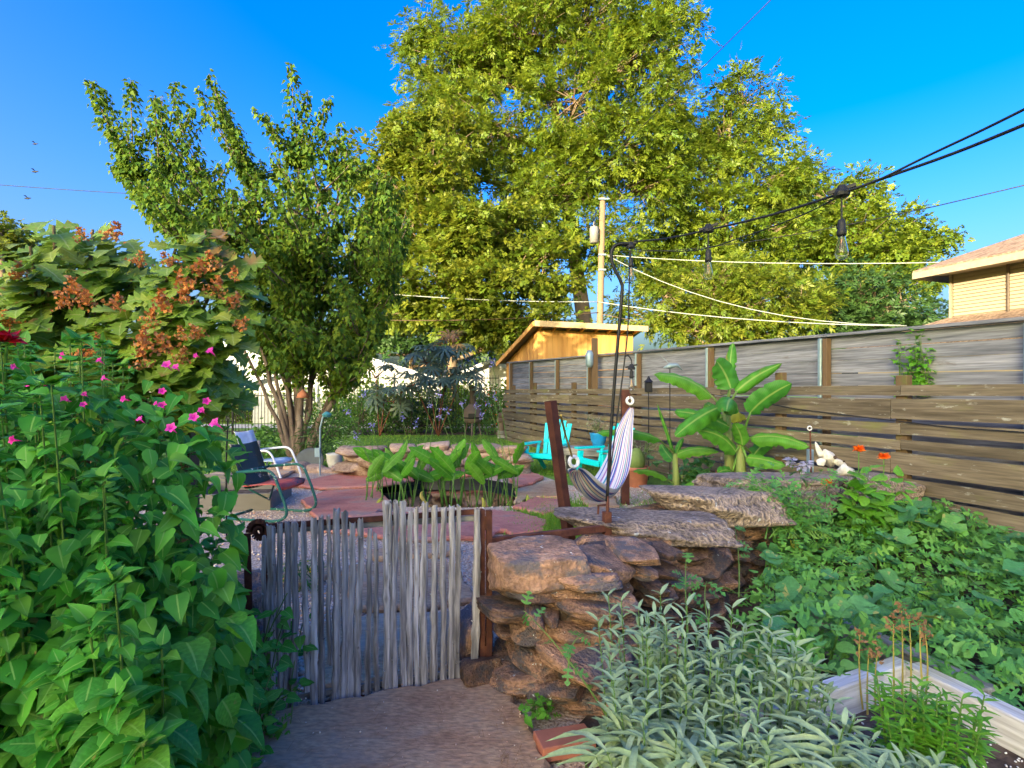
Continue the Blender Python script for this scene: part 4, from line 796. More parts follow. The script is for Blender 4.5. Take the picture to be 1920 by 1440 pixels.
for (x, y, z, main) in tips:
    tip = P(x, y, z); allp = [q for s in stems for q in s]; j = min(allp, key=lambda q: (q - tip).length + max(0, q.z - tip.z + .5) * 3)
    if (tip - j).length > 3.2 and not main: j = j.lerp(tip, .35)
    ctrl = j.lerp(tip, .5) + Vector((0, 0, -.12 * (tip - j).length)); br = bez(j, ctrl, tip, 7); mb.tube(br, [.022 - .0028 * i for i in range(7)], 4, False)
    L = 2.3 if main else random.uniform(.7, 1.3); n = int(L * (125 if main else 62)); dist = rng.random(n) * L
    bl = np.array([b[:] for b in br]); cum = np.concatenate([[0], np.cumsum(np.linalg.norm(np.diff(bl[::-1], axis=0), axis=1))])
    pos = np.stack([np.interp(dist, cum, bl[::-1][:, k]) for k in range(3)], 1); u = rvec(n); u[:, 2] *= .5; u = nrm(u)
    rad = ((.07 if main else .05) + .16 * np.minimum(1, dist / (1.1 if main else .8))) * rng.uniform(.3, 1.3, n); pos = pos + u * rad[:, None]
    PP.append(pos); DD.append(nrm(u * .8 + rng.normal(size=(n, 3)) * .3 + [0, 0, -.6])); NN.append(nrm(u * .6 + rng.normal(size=(n, 3)) * .3 + [0, 0, .55]))
mb.build('trunk', M_['bark'], t, sm=True, origin=RB); PP = np.concatenate(PP)
scatter('crown', t, L_['redbud'], [T_SMALL], PP, np.concatenate(DD), np.concatenate(NN), rng.uniform(.085, .14, len(PP)), origin=RB, kind=None)
# clipped hedge beyond the iron fence and shrubs
def leafmass(name, label, cat, boxes, mat, tm, size, n, kind=None, group=None, rc=.35, stemm='bark'):
    b0 = Vector(boxes[0][0]); t = thing(name, label, cat, (b0.x, b0.y, 0), group); A_ = [[], [], []]; mb = MB()
    for c, r, k in boxes:
        p, d, nn, cs = shrub_leaves(c, r, k, rc, n); A_[0].append(p); A_[1].append(d); A_[2].append(nn)
        for q in cs[::3]: mb.tube([(c[0] + random.uniform(-.1, .1), c[1], .0), ((c[0] + q[0]) / 2, (c[1] + q[1]) / 2, q[2] * .55), q], [.025, .018, .008], 4, False)
    mb.build('stems', M_[stemm] if stemm in M_ else stemm, t, origin=(b0.x, b0.y, 0)); p = np.concatenate(A_[0]); p[:, 2] = np.maximum(p[:, 2], .03)
    scatter('foliage', t, mat, tm, p, np.concatenate(A_[1]), np.concatenate(A_[2]), rng.uniform(.7, 1.25, len(p)) * size, origin=(b0.x, b0.y, 0), kind=None); return t
leafmass('hedge', 'sunlit yellow green hedge beyond the iron fence at the left', 'hedge', [((-18 + 1.5 * i, 26.2, 1.0), (1.1, .7, 1.0), 26) for i in range(8)], L_['hedge'], [T_SMALL], .16, 40, rc=.55)
leafmass('hedge', 'sunlit yellow green hedge behind the flower bed and chimenea', 'hedge', [((-6.6 + 1.3 * i, 23.2, 1.0), (.95, .6, .9), 22) for i in range(6)], L_['hedge'], [T_SMALL], .16, 40, rc=.5)
# ================================================================== GRASS
T_BLADE = (np.array([(-.09, 0, 0), (.09, 0, 0), (.03, .6, .05), (.0, 1, .2)], float), [(0, 1, 2), (0, 2, 3)], np.zeros(4))
def grass(name, label, X, Y, size):
    n = len(X); o = scatter(name, None, M_['blade'], [T_BLADE], np.stack([X, Y, np.zeros(n)], 1), nrm(np.stack([rng.normal(size=n) * .5, rng.normal(size=n) * .5, np.ones(n)], 1)), rvec(n) * [1, 1, .1], rng.uniform(.6, 1.4, n) * size); o['label'] = label; return o
n = 45000; Y = 9.5 + 9 * rng.random(n) ** 1.3; X = rng.uniform(-.62, .12, n) * Y + rng.uniform(-.5, 1.6, n); k = (~inpoly(X, Y, gpoly)) & (X < F0.x - .37 * (Y - 5.4) - .05); grass('grass', 'short green lawn grass between the pond and the back flower bed', X[k], Y[k], .055)
n = 9000; X = rng.normal(.62, .28, n); Y = rng.normal(6.15, .5, n); k = (X > -.1) & (Y > 5.2); grass('grass', 'little tuft of grass on the gravel beside the leaning rust post', X[k], Y[k], .075)
n = 2500; X = rng.normal(1.9, .4, n); Y = rng.normal(6.6, .5, n); grass('grass', 'sparse weeds on the gravel near the small banana plant', X, Y, .05)

# ================================================================== FLOWERING BUSH AT THE LEFT
def flower_mesh(name, mat, r=.013, L=.025, lobes=5):
    v = [(0, 0, -L)]; f = []; n = lobes * 4
    for ring, (rr, z) in enumerate(((.25, -.3 * L), (.45, 0), (1, .002))):
        for k in range(n): a = 2 * math.pi * k / n; q = rr * r * (1 + (.22 * math.cos(lobes * a) if ring == 2 else 0)); v.append((q * math.cos(a), q * math.sin(a), z))
    for k in range(n): f.append((0, 1 + (k + 1) % n, 1 + k))
    for ring in range(2):
        for k in range(n): a = 1 + ring * n; f.append((a + k, a + (k + 1) % n, a + n + (k + 1) % n, a + n + k))
    me = bpy.data.meshes.new(name); me.from_pydata(v, [], f); smooth(me); me.materials.append(mat); return me
bc = np.array([-1.42, 1.78, .78])
bush = thing('flowering_bush', 'big leafy bush with heart shaped leaves and small magenta flowers at the left', 'bush', (-1.4, 1.75, 0))
PP = []; DD = []; NN = []; SZ = []; mb = MB()
def add_leaf(p, d, n_, s): PP.append(p); DD.append(d); NN.append(n_); SZ.append(s)
nst = 0; tipsl = []
for i in range(175):
    # a stem from the crown of the plant to somewhere on the bush's skin
    while True:
        x = random.uniform(-2.7, -.58); y = random.uniform(.95, 2.35); edge = -.50 * y - .04
        if x < edge and x > -1.12 * y - .25: break
    fx = (x - edge); top = min(1.66, (.62 + 1.2 * min(1, -fx / .45) ** .7) * random.uniform(.8, 1.04)) * (.78 + .22 * min(1, (y - .7) / .8)); top *= random.choice((1, 1, .8, .6))
    b = Vector((x * .75 - .34, 1.75 + (y - 1.75) * .6, 0)); tp = Vector((x, y, top)); ctrl = b.lerp(tp, .5) + Vector((0, 0, .12)); st = bez(b, ctrl, tp, 10); tipsl.append(tp)
    mb.tube(st, [.0055 - .0004 * k for k in range(10)], 5, False)
    for q in range(9): h = Vector((random.gauss(0, 1), random.gauss(-.3, 1), random.uniform(.1, .9))).normalized(); add_leaf((tp + h * .008)[:], h[:], (-h * .4 + Vector((0, -.3, 1)))[:], random.uniform(.025, .055))
    L = (tp - b).length; m = int(L / .040); az = random.uniform(0, 6.28)
    for k in range(m):
        f = .22 + .78 * (k + random.random() * .5) / m; q = f * 9; a0 = int(min(8, q)); p = st[a0].lerp(st[a0 + 1], q - a0); az += R(90) + random.uniform(-.3, .3)
        s = (.105 - .05 * f) * random.uniform(.6, 1.3) * (1.0 if p.z < .95 else .66)
        for s_ in (0, math.pi):
            h = Vector((math.cos(az + s_), math.sin(az + s_) - .15, 0)); pet = s * .28; up = random.uniform(-.25, .45) if f < .9 else .7
            base = p + h * pet + Vector((0, 0, pet * .3)); d = (h + Vector((0, 0, up - .35))).normalized()
            add_leaf(base[:], d[:], (h * .35 + Vector((random.uniform(-.25, .25), random.uniform(-.5, .1), 1)))[:], s)
for i in range(3000):   # the leafy skin that faces out
    u = rvec(1)[0]; u[1] = -abs(u[1]) if random.random() < .8 else u[1]; p = bc + u * np.array([.80, .82, .80]) * random.uniform(.72, 1.0)
    if p[2] < .03 or p[1] < .75: continue
    if p[0] > -.51 * p[1]: continue
    s = (.098 if p[2] < .95 else .065) * random.uniform(.6, 1.2); add_leaf(p, nrm(u * [.9, .9, .3] + rng.normal(size=3) * .45 + [0, 0, -.45]), nrm(u * .55 + rng.normal(size=3) * .3 + [0, 0, .55]), s)
mb.build('stems', M_['stem'], bush, sm=True, origin=(-1.4, 1.75, 0))
scatter('foliage', bush, L_['four'], [T_HEART, T_HEART2, T_HEART3], PP, DD, NN, SZ, 300, origin=(-1.4, 1.75, 0))
n = 40; scatter('yellowed_leaves', bush, L_['yellow'], [T_HEART2, T_HEART3], np.array([[random.uniform(-1.05, -.72), random.uniform(1.0, 1.5), random.uniform(.03, .5)] for _ in range(n)]), rvec(n) * [.6, .6, .2] + [0, -.3, -.8], rvec(n) + [0, -1, .4], rng.uniform(.05, .085, n), 14)
fm = flower_mesh('flower', L_['magenta'], .0115, .03)
for u, v in ((280, 640), (445, 660), (465, 740), (200, 765), (380, 812), (290, 838), (375, 860), (555, 835), (945, 617), (750, 680), (790, 690), (730, 800), (730, 862), (628, 925), (872, 917), (965, 942), (55, 1020), (770, 965), (930, 845), (905, 885), (235, 750), (700, 855), (120, 770), (880, 640), (60, 690)):
    Z = random.uniform(1.25, 1.5) if v < 900 else 1.15; p = P(u / 2.4, 400 + v / 2.4, Z); d = Vector((random.uniform(-.5, .5), -1, random.uniform(.2, 1))).normalized(); M = d.to_track_quat('Z', 'Y').to_matrix().to_4x4(); M.translation = p
    link('flower', fm, M @ Matrix.Scale(random.uniform(.5, .95), 4), bush); j = min(tipsl, key=lambda q: (q - p).length)
# morning glory scrambling at the bush's foot
mg = thing('morning_glory', 'small leaved vine with violet trumpet flowers at the foot of the gate', 'vine', (-1.05, 2.2, 0))
PP = []; DD = []; NN = []; SZ = []; mb = MB()
for i in range(46):
    a = Vector((random.uniform(-1.35, -.95), random.uniform(1.75, 2.5), 0)); b = a + Vector((random.uniform(-.02, .22), random.uniform(-.25, .15), random.uniform(.12, .62))); b.x = min(b.x, -.86 - .12 * (b.y - 1.5)); st = bez(a, a.lerp(b, .4) + Vector((0, 0, .15)), b, 8); mb.tube(st, .003, 4, False)
    for k in range(13):
        f = random.random(); q = st[int(f * 7)]; az = random.uniform(0, 6.28); h = Vector((math.cos(az), math.sin(az) - .3, random.uniform(-.5, .3))); add_leaf((q + h * .03)[:], h[:], (random.uniform(-.3, .3), -.5, .8), random.uniform(.04, .075))
mb.build('stems', M_['stem'], mg, origin=(-1.05, 2.2, 0)); scatter('foliage', mg, L_['four'], [T_HEART, T_HEART3], PP, DD, NN, SZ, 120, origin=(-1.05, 2.2, 0))
fv = flower_mesh('flower', L_['violet'], .021, .035)
for x, y, Z in ((430, 1356, 1.85), (442, 1340, 1.9), (368, 1232, 1.6), (462, 1316, 2.0), (420, 1318, 2.0)): M = Vector((.2, -1, .3)).to_track_quat('Z', 'Y').to_matrix().to_4x4(); M.translation = P(x, y, Z); link('flower', fv, M, mg)
for i, (x, y, Z) in enumerate(((300, 1230, 1.3), (235, 1330, 1.15), (120, 1370, 1.1), (330, 1370, 1.3))): pass
# red flower at the left edge
rf = thing('red_flower', 'bright red ruffled flower at the left edge above the bush', 'flower', P(12, 645, 1.5))
MB().tube([P(20, 900, 1.6), P(6, 760, 1.55), P(12, 648, 1.5)], .004, 5).build('stem', M_['stem'], rf); n = 30; c = np.array(P(12, 640, 1.5)); u = rvec(n); u[:, 2] = np.abs(u[:, 2]) * .7; scatter('petals', rf, L_['red'], [T_HEART3, T_HEART], c + u * .012, u + [0, -.2, 0], rvec(n) * .4 + [0, -.4, 1], rng.uniform(.03, .045, n), kind=None)
# oak-leaved hydrangea behind the bush
hy = thing('oakleaf_shrub', 'tall shrub with lobed oak-like leaves and rusty dried flower heads', 'shrub', (-2.3, 3.0, 0)); hc = np.array([-2.62, 3.0, 1.63])
PP = []; DD = []; NN = []; SZ = []; mb = MB(); sp = []
for i in range(230):
    u = rvec(1)[0]; u[1] = -abs(u[1]) if random.random() < .75 else u[1]; u[2] = abs(u[2]) if random.random() < .72 else u[2]
    k = random.uniform(.62, 1.12); p = hc + u * np.array([1.0, .62, .50]) * k; p[2] += .10 * math.sin(p[0] * 5) + (.16 if abs(p[0] + 2.15) < .22 and u[2] > .4 else 0); sp.append(p)
    if i % 3 == 0: mb.tube([(-2.5 + random.uniform(-.2, .2), 3.0, 0), tuple(np.array([-2.5, 3.0, .0]) * .45 + p * .55 + [0, 0, .25]), tuple(p)], [.022, .014, .007], 5, False)
    az = random.uniform(0, 6.28)
    for q in range(9):
        az += 2.4; h = np.array([math.cos(az), math.sin(az) - .25, 0]); s = random.uniform(.075, .145)
        add_leaf(p + h * s * .35 + [0, 0, -.03 * q * .6], nrm(h + [0, -.15, random.uniform(-.65, .25)]), nrm(h * .25 + rng.normal(size=3) * .25 + [0, -.75, .9]), s)
for i in range(46):                                    # the lower right shoulder of the shrub
    u = rvec(1)[0]; u[1] = -abs(u[1]); p = np.array(P(385, 575, 2.8)) + u * np.array([.24, .3, .42]) * random.uniform(.5, 1.0); az = random.uniform(0, 6.28)
    if i % 5 == 0: mb.tube([(-2.4, 3.0, .1), tuple(np.array([-2.4, 3.0, .6]) * .45 + p * .55), tuple(p)], [.02, .013, .007], 5, False)
    for q in range(8):
        az += 2.4; h = np.array([math.cos(az), math.sin(az) - .25, 0]); s = random.uniform(.07, .125); add_leaf(p + h * s * .35 + [0, 0, -.02 * q], nrm(h + [0, -.15, random.uniform(-.65, .25)]), nrm(h * .25 + rng.normal(size=3) * .25 + [0, -.75, .9]), s)
mb.build('stems', M_['barkwarm'], hy, sm=True, origin=(-2.3, 3, 0)); scatter('foliage', hy, L_['hydr'], [T_OAK], PP, DD, NN, SZ, 300, origin=(-2.3, 3, 0))
heads = []
for i in range(3):
    n = 80; t_ = rng.random(n); c = np.stack([rng.normal(size=n) * .028 * (1.15 - t_), rng.normal(size=n) * .028 * (1.15 - t_), t_ * .11], 1); Rm = frames(rvec(n), rvec(n)); V, f, rb = T_DIAM; W_ = np.einsum('nij,vj->nvi', Rm * .026, V * [1.6, 1, 1]) + c[:, None]
    heads.append(np_mesh('flower_head', W_.reshape(-1, 3), [(np.array(f)[None] + (np.arange(n) * 4)[:, None, None]).reshape(-1, 3)], L_['rustflower'], np.repeat(rng.random(n), 4)))
for u, v in ((1045, 275), (965, 235), (885, 250), (855, 330), (960, 340), (770, 215), (895, 545), (825, 550), (750, 605), (670, 480), (400, 390), (500, 405), (345, 350), (310, 400), (455, 590), (380, 640), (640, 590), (640, 680), (1070, 505), (1040, 395), (85, 280), (40, 490), (620, 215), (375, 95), (500, 100), (730, 420), (830, 385), (810, 650)):
    Z = 2.16 + .3 * abs(u - 560) / 560 + max(0, 330 - v) / 1000; M = Euler((random.uniform(-.5, .5), random.uniform(-.6, .6), random.random() * 6)).to_matrix().to_4x4() @ Matrix.Scale(random.uniform(.5, .8), 4); M.translation = P(u / 2.4, 408 + v / 2.4, Z); link('flower_head', random.choice(heads), M, hy)
tag(MB().box((-1.98, 3.25, .75), (.1, .1, 1.5)).build('wood_post', M_['post'], bevel=.005), 'reddish brown wooden post half hidden behind the magenta flowered bush', 'post')

# ================================================================== SAGE AND RAISED BEDS
def herb(name, label, cat, stems, mat, tm, nobj, org, stemm=None, pair=True):
    """stems: (base, tip, leaf size, leaves, outward lift)"""
    global PP, DD, NN, SZ
    PP, DD, NN, SZ = [], [], [], []; t = thing(name, label, cat, org); mb = MB()
    for b, tp, s, m, lift in stems:
        b = Vector(b); tp = Vector(tp); st = bez(b, b.lerp(tp, .5) + Vector((0, 0, .05)), tp, 8); mb.tube(st, [.004 - .0003 * k for k in range(8)], 4, False); az = random.random() * 6
        for k in range(m):
            f = .18 + .82 * (k / max(1, m - 1)); q = f * 7; a0 = int(min(6, q)); p = st[a0].lerp(st[a0 + 1], q - a0); az += 1.57 + random.uniform(-.4, .4)
            for s_ in ((0, math.pi) if pair else (0,)):
                h = Vector((math.cos(az + s_), math.sin(az + s_), 0)); d = h + Vector((0, 0, lift + (.9 * max(0, f - .6)) + random.uniform(-.25, .25)))
                add_leaf(p[:], d[:], (-h * .45 + Vector((random.uniform(-.3, .3), random.uniform(-.4, .1), 1)))[:], s * random.uniform(.65, 1.2) * (1.1 - .45 * max(0, f - .55)))
    mb.build('stems', stemm or M_['stem'], t, origin=org); scatter('foliage', t, mat, tm, PP, DD, NN, SZ, nobj, origin=org); return t
st = []
for i in range(185):
    x = random.uniform(.33, 1.42); y = random.uniform(1.35, 2.28 - max(0, x - .95) * 1.3); h = .40 + .24 * min(1, max(0, (y - 1.4) / .6)) + random.uniform(-.1, .08) - (.12 if x > 1.05 else 0)
    st.append(((x * .85 + .1, y * .9 + .18, .03), (x, y - .05, h - .05), .07, 13, .5))
herb('sage_plant', 'broad grey green sage plant in front of the stone wall', 'sage', st, L_['sage'], [T_LANCE], 300, (.8, 1.9, 0))
def fountain(name, label, c, r, h, n, nobj):
    st = []
    for i in range(n): a = random.uniform(0, 6.28); k = math.sqrt(random.random()) * r; st.append(((c[0] + .4 * k * math.cos(a), c[1] + .4 * k * math.sin(a), .03), (c[0] + k * math.cos(a), c[1] + k * math.sin(a), h * (1 - .35 * (k / r) ** 2) * random.uniform(.85, 1.05)), .17, 6, .35))
    return herb(name, label, 'plant', st, L_['lav'], [T_LANCED], nobj, (c[0], c[1], 0))
fountain('drooping_herb', 'pale silvery herb with long drooping leaves nearest the entry slab', (.45, 1.6), .24, .48, 60, 300); fountain('drooping_herb', 'pale silvery drooping herb in the middle of the sage', (.92, 1.52), .20, .47, 44, 260)
st = [((1.40 + .7 * (x - 1.4), 1.80 + .7 * (y - 1.8), .12), (x, y, random.uniform(.38, .52)), .055, 16, .25) for x, y in ((1.40 + .17 * math.cos(a) * k, 1.80 + .14 * math.sin(a) * k) for a, k in ((random.uniform(0, 6.28), random.uniform(.2, 1)) for _ in range(30)))]
herb('leafy_herb', 'bright green bushy herb inside the white timber bed', 'plant', st, L_['basil'], [T_NARROW], 300, (1.4, 1.8, 0))
def timber(a, b, w, h, mat, parent, name='timber'): M, L = frame(a, b); return MB().box((0, 0, 0), (L, w, h)).build(name, mat, parent, M=M, bevel=.006)
bed = thing('raised_bed', 'raised garden bed of whitish weathered timbers in the right corner', 'planter', (1.6, 2.1, 0))
c1 = P(1692, 1245, 2.40); c1.z = 0; ul = Vector((-.9, -.42, 0)).normalized(); ur = Vector((.30, -.95, 0)).normalized()
timber(c1 + ul * .0 + Vector((0, 0, .16)), c1 + ul * 1.0 + Vector((0, 0, .16)), .075, .28, M_['whitewood'], bed); timber(c1 + ur * .04 + Vector((0, 0, .16)), c1 + ur * 1.6 + Vector((0, 0, .16)), .085, .285, M_['whitewood'], bed)
sb = MB().add([c1 + Vector((0, 0, .17)), c1 + ul * 1.0 + Vector((0, 0, .17)), c1 + ul * 1.0 + ur * 1.5 + Vector((0, 0, .17)), c1 + ur * 1.5 + Vector((0, 0, .17))], [(0, 1, 2, 3)]).build('bed_soil', M_['soil'], bed)
bed2 = thing('raised_bed', 'long grey timber bed edge showing among the melon vines', 'planter', (2.0, 2.8, 0)); a2 = P(1520, 1133, 3.15); b2 = P(1860, 1295, 2.25); a2.z = b2.z = .13
timber(a2, b2, .09, .24, M_['greywood'], bed2)
n = 420; X = rng.uniform(1.25, 1.95, n); Y = rng.uniform(1.3, 2.2, n); pl = scatter('perlite', bed, flat('perlite_white', (.7, .7, .7), .9), TP, np.stack([X, Y, np.full(n, .173)], 1), rvec(n), rvec(n), rng.uniform(.003, .007, n))
ds = thing('dried_stalks', 'yellow stalks with shrivelled brown heads at the white bed corner', 'plant', P(1690, 1270, 2.2))
for i, (x, y0, y1, Z) in enumerate(((1612, 1290, 1190, 2.2), (1630, 1300, 1215, 2.2), (1645, 1290, 1225, 2.25), (1675, 1270, 1170, 2.2), (1705, 1270, 1165, 2.25), (1725, 1265, 1175, 2.2), (1735, 1260, 1190, 2.25), (1690, 1262, 1145, 2.3))):
    a = P(x + random.uniform(-6, 6), y0 + 40, Z); b = P(x, y1, Z); MB().tube(bez(a, a.lerp(b, .5) + Vector((random.uniform(-.02, .02), 0, 0)), b, 6), [.004, .004, .0035, .003, .0025, .002], 5).build('stalk', pmat('dry_stalk%d' % i, [(.3, .3, .05), (.35, .25, .08)], rand=.1) if i == 0 else bpy.data.materials['dry_stalk0'], ds)
    n = 22; scatter('dried_head', ds, L_['dry'], [T_SMALL], np.array(b) + rng.normal(size=(n, 3)) * [.012, .012, .028], rvec(n), rvec(n), rng.uniform(.013, .024, n))

# ================================================================== MELON AND SQUASH VINES
bedpoly = [(c1.x, c1.y), tuple((c1 + ul * 1.1)[:2]), tuple((c1 + ul * 1.1 + ur * 2)[:2]), tuple((c1 + ur * 2)[:2])]
def hfield(X, Y): return .22 + .10 * np.sin(X * 3.1 + Y) + .08 * np.sin(Y * 4.3 - X * 1.7) + .10 * np.clip((Y - 2.8) / 1.5, 0, 1) + .12 * np.clip((X - 3) / 1, 0, 1)
def vine_pts(n, poly):
    X = rng.uniform(.7, 4.4, n * 3); Y = rng.uniform(1.8, 5.4, n * 3); wfront = np.interp(X, [.1, .55, 1.1, 1.75, 2.7, 3.8], [2.4, 2.56, 3.28, 4.12, 4.82, 5.4])
    k = (Y < wfront - .06) & ~inpoly(X, Y, bedpoly) & (X < F0.x - .37 * (Y - 5.4) - .06) & (X > .86) & ~((X < 1.55) & (Y < 2.3)) & (X > .62 * Y - .55); X, Y = X[k][:n], Y[k][:n]
    e = np.abs((X - a2.x) * (b2.y - a2.y) - (Y - a2.y) * (b2.x - a2.x)) / (b2 - a2).length
    lowe = (e < .10) & (rng.random(len(X)) < .6); return X[~lowe], Y[~lowe]
X, Y = vine_pts(6500, None); n = len(X); Z = hfield(X, Y) * (.35 + .65 * rng.random(n) ** .5) + rng.uniform(-.02, .1, n)
mv = thing('melon_vine', 'tangle of melon vines with cut leaves covering the bed by the fence', 'vine', (2.4, 3.6, 0))
scatter('foliage', mv, L_['melon'], [T_MELON, T_MELON, T_MELON, T_HEART3], np.stack([X, Y, Z], 1), nrm(np.stack([rng.normal(size=n), rng.normal(size=n) - .3, rng.normal(size=n) * .45], 1)), nrm(rng.normal(size=(n, 3)) * .55 + [0, -.35, 1]), rng.uniform(.05, .105, n), 300, origin=(2.4, 3.6, 0))
mb = MB()
for i in range(70):
    j = random.randrange(n); p = Vector((X[j], Y[j], Z[j] * .6)); pts = [p]; a = random.uniform(0, 6.28)
    for k in range(6): a += random.uniform(-.6, .6); p = p + Vector((math.cos(a) * .12, math.sin(a) * .12, random.uniform(-.03, .05))); p.z = max(.03, p.z); pts.append(p.copy())
    mb.tube(pts, .004, 4, False)
mb.build('stems', M_['stem'], mv, origin=(2.4, 3.6, 0))
X, Y = vine_pts(170, None); n = len(X); Z = hfield(X, Y) + rng.uniform(-.02, .10, n); sq = thing('squash_vine', 'broad rounded squash leaves on stalks among the melon vines', 'vine', (2.5, 3.2, 0))
scatter('foliage', sq, L_['squash'], [T_SQUASH], np.stack([X, Y, Z], 1), nrm(np.stack([rng.normal(size=n), rng.normal(size=n), rng.normal(size=n) * .3], 1)), nrm(rng.normal(size=(n, 3)) * .4 + [0, -.45, 1]), rng.uniform(.10, .17, n), 240, origin=(2.5, 3.2, 0))
mb = MB()
for j in range(n): mb.tube([(X[j] + random.uniform(-.08, .08), Y[j] + random.uniform(-.08, .08), .02), (X[j], Y[j], Z[j] - .004)], .005, 4, False)
mb.build('stalks', M_['stem'], sq, origin=(2.5, 3.2, 0))
n = 20; X, Y = vine_pts(n, None); n = len(X); scatter('yellowed_leaves', sq, L_['yellow'], [T_SQUASH, T_MELON], np.stack([X, Y, hfield(X, Y) + .04], 1), rvec(n) * [1, 1, .3], nrm(rng.normal(size=(n, 3)) * .4 + [0, -.3, 1]), rng.uniform(.08, .14, n), 20)
def climber(name, label, spots, mat, tm, size, per, spread, org, nobj=60):
    global PP, DD, NN, SZ
    PP, DD, NN, SZ = [], [], [], []; t = thing(name, label, 'plant', org); mb = MB()
    for a, b in spots:
        a, b = Vector(a), Vector(b); stt = bez(a, a.lerp(b, .5) + Vector((random.uniform(-.05, .05), 0, .06)), b, 9); mb.tube(stt, [.005 - .0004 * k for k in range(9)], 4, False)
        for k in range(per):
            q = stt[random.randint(1, 8)]; h = Vector((random.gauss(0, 1), random.gauss(0, 1), random.gauss(.1, .5))).normalized(); add_leaf((q + h * random.uniform(.01, spread))[:], h[:], (random.uniform(-.3, .3), -.4, 1), size * random.uniform(.6, 1.2))
    mb.build('stems', M_['stem'], t, origin=org); scatter('foliage', t, mat, tm, PP, DD, NN, SZ, nobj, origin=org); return t
climber('feathery_vine', 'feathery leaved vine spilling over the far stones of the wall', [(P(1460 + random.uniform(-30, 100), 1010, 4.0), P(1450 + random.uniform(-70, 110), random.uniform(875, 960), 4.2)) for _ in range(26)], L_['melon'], [T_MELON], .085, 15, .10, P(1480, 1010, 4.0), 200)
climber('watermelon_shoot', 'thin shoot climbing up in front of the wall stones below the rust bar', [(P(1140, 1345, 2.15), P(982, 1145, 2.28)), (P(1065, 1270, 2.2), P(1085, 1195, 2.25))], L_['melon'], [T_MELON], .06, 8, .03, P(1140, 1345, 2.15), 16)
climber('watermelon_shoot', 'upright shoots in front of the wall below the big cap slab', [(P(1290, 1190, 2.75), P(1288, 1035, 2.9)), (P(1330, 1180, 2.8), P(1325, 1090, 2.9)), (P(1385, 1120, 3.3), P(1378, 992, 3.6))], L_['melon'], [T_MELON], .07, 9, .035, P(1290, 1190, 2.75), 24)
climber('weed', 'tiny seedling weeds between the entry slab and the stone wall', [(G(1000 + random.uniform(-20, 30), 1350), P(1000 + random.uniform(-25, 45), random.uniform(1310, 1345), 2.3)) for _ in range(7)], L_['basil'], [T_MELON, T_SMALL], .045, 5, .03, G(1000, 1350), 30)
climber('weed', 'tiny weeds at the left foot of the gate', [(G(500 + random.uniform(-20, 30), 1385), P(500 + random.uniform(-25, 35), random.uniform(1350, 1380), 2.2)) for _ in range(7)], L_['basil'], [T_MELON, T_SMALL], .035, 6, .03, G(500, 1385), 30)
zi = climber('zinnia_plant', 'zinnia with orange flowers at the far end of the stone wall', [(P(1620 + random.uniform(-40, 60), 1030, 4.35), P(1625 + random.uniform(-55, 65), random.uniform(865, 950), 4.42)) for _ in range(18)], L_['basil'], [T_NARROW, T_HEART3], .125, 14, .06, P(1630, 1030, 4.35), 200)
zm = []
for x, y, Z in ((1610, 843, 4.42), (1657, 857, 4.42), (1550, 906, 4.35)):
    c = P(x, y, Z); n = 44; a = np.linspace(0, 30, n); u = np.stack([np.cos(a), np.sin(a), -.25 + 1.5 * np.arange(n) / n], 1); scatter('flower', zi, L_['orange'], [T_SMALL], np.array(c) + u * .008, nrm(u), rvec(n) + [0, -.6, .8], rng.uniform(.034, .046, n), kind=None); MB().tube([c - Vector((0, 0, .2)), c], .004, 5).build('stalk', M_['stem'], zi)
of = thing('orange_blossom', 'single orange blossom in front of the banana stem', 'flower', P(1343, 893, 5.6)); n = 16; u = rvec(n); scatter('petals', of, L_['orange'], [T_HEART3], np.array(P(1343, 893, 5.6)) + u * .02, u, rvec(n), rng.uniform(.04, .06, n), kind=None); MB().tube([P(1343, 893, 5.6), P(1346, 930, 5.6)], .005, 5).build('stem', M_['stem'], of)
leafy = climber('leafy_weed', 'few large smooth leaves against the slat fence at the right edge', [(P(1870, 1085, 4.2), P(1850 + dx, 1020 + dy, 4.15)) for dx, dy in ((-20, 0), (0, 18), (20, -15), (10, 30), (-10, -5))], L_['basil'], [T_HEART], .10, 2, .05, P(1870, 1085, 4.2), 12)
# creeper on the tall fence
spots = []
for i in range(26): s = fpt(1722, OFF) + random.uniform(-.16, .18); z = random.uniform(1.55, 2.2); spots.append((F0 + FD * s + FN * (OFF - .03) + U * 1.45, F0 + FD * (s + random.uniform(-.05, .05)) + FN * (OFF - .06) + U * z))
climber('creeper', 'green creeper hanging down the tall grey fence behind a mossy post', spots, L_['basil'], [T_HEART], .062, 11, .09, F0 + FD * fpt(1722, OFF) + FN * (OFF - .05), 120)

# needles, dry leaf scraps and grit lying on the entry slab and at its edges
T_NEED = (np.array([(-.012, 0, 0), (.012, 0, 0), (.012, 1, .02), (-.012, 1, .02)], float), [(0, 1, 2, 3)], np.zeros(4))
n = 260; k = rng.random(n); X = np.where(k < .6, rng.normal(.02, .07, n), rng.uniform(-1.0, 0, n)); Y = np.where(k < .6, rng.uniform(2.0, 2.75, n), rng.uniform(1.7, 2.6, n)); a = rng.uniform(0, 6.28, n)
scatter('needle_litter', None, L_['dry'], [T_NEED], np.stack([X, Y, np.full(n, .066)], 1), np.stack([np.cos(a), np.sin(a), rng.uniform(0, .08, n)], 1), np.tile([0, 0, 1.], (n, 1)), rng.uniform(.03, .07, n))['label'] = 'brown dry needles lying on the entry slab beside the wall'
n = 420; X = rng.uniform(-1.15, .12, n); Y = rng.uniform(1.6, 2.8, n); k = rng.random(n) < .35 + .65 * (np.abs(X + .5) > .42); X, Y = X[k], Y[k]; n = len(X)
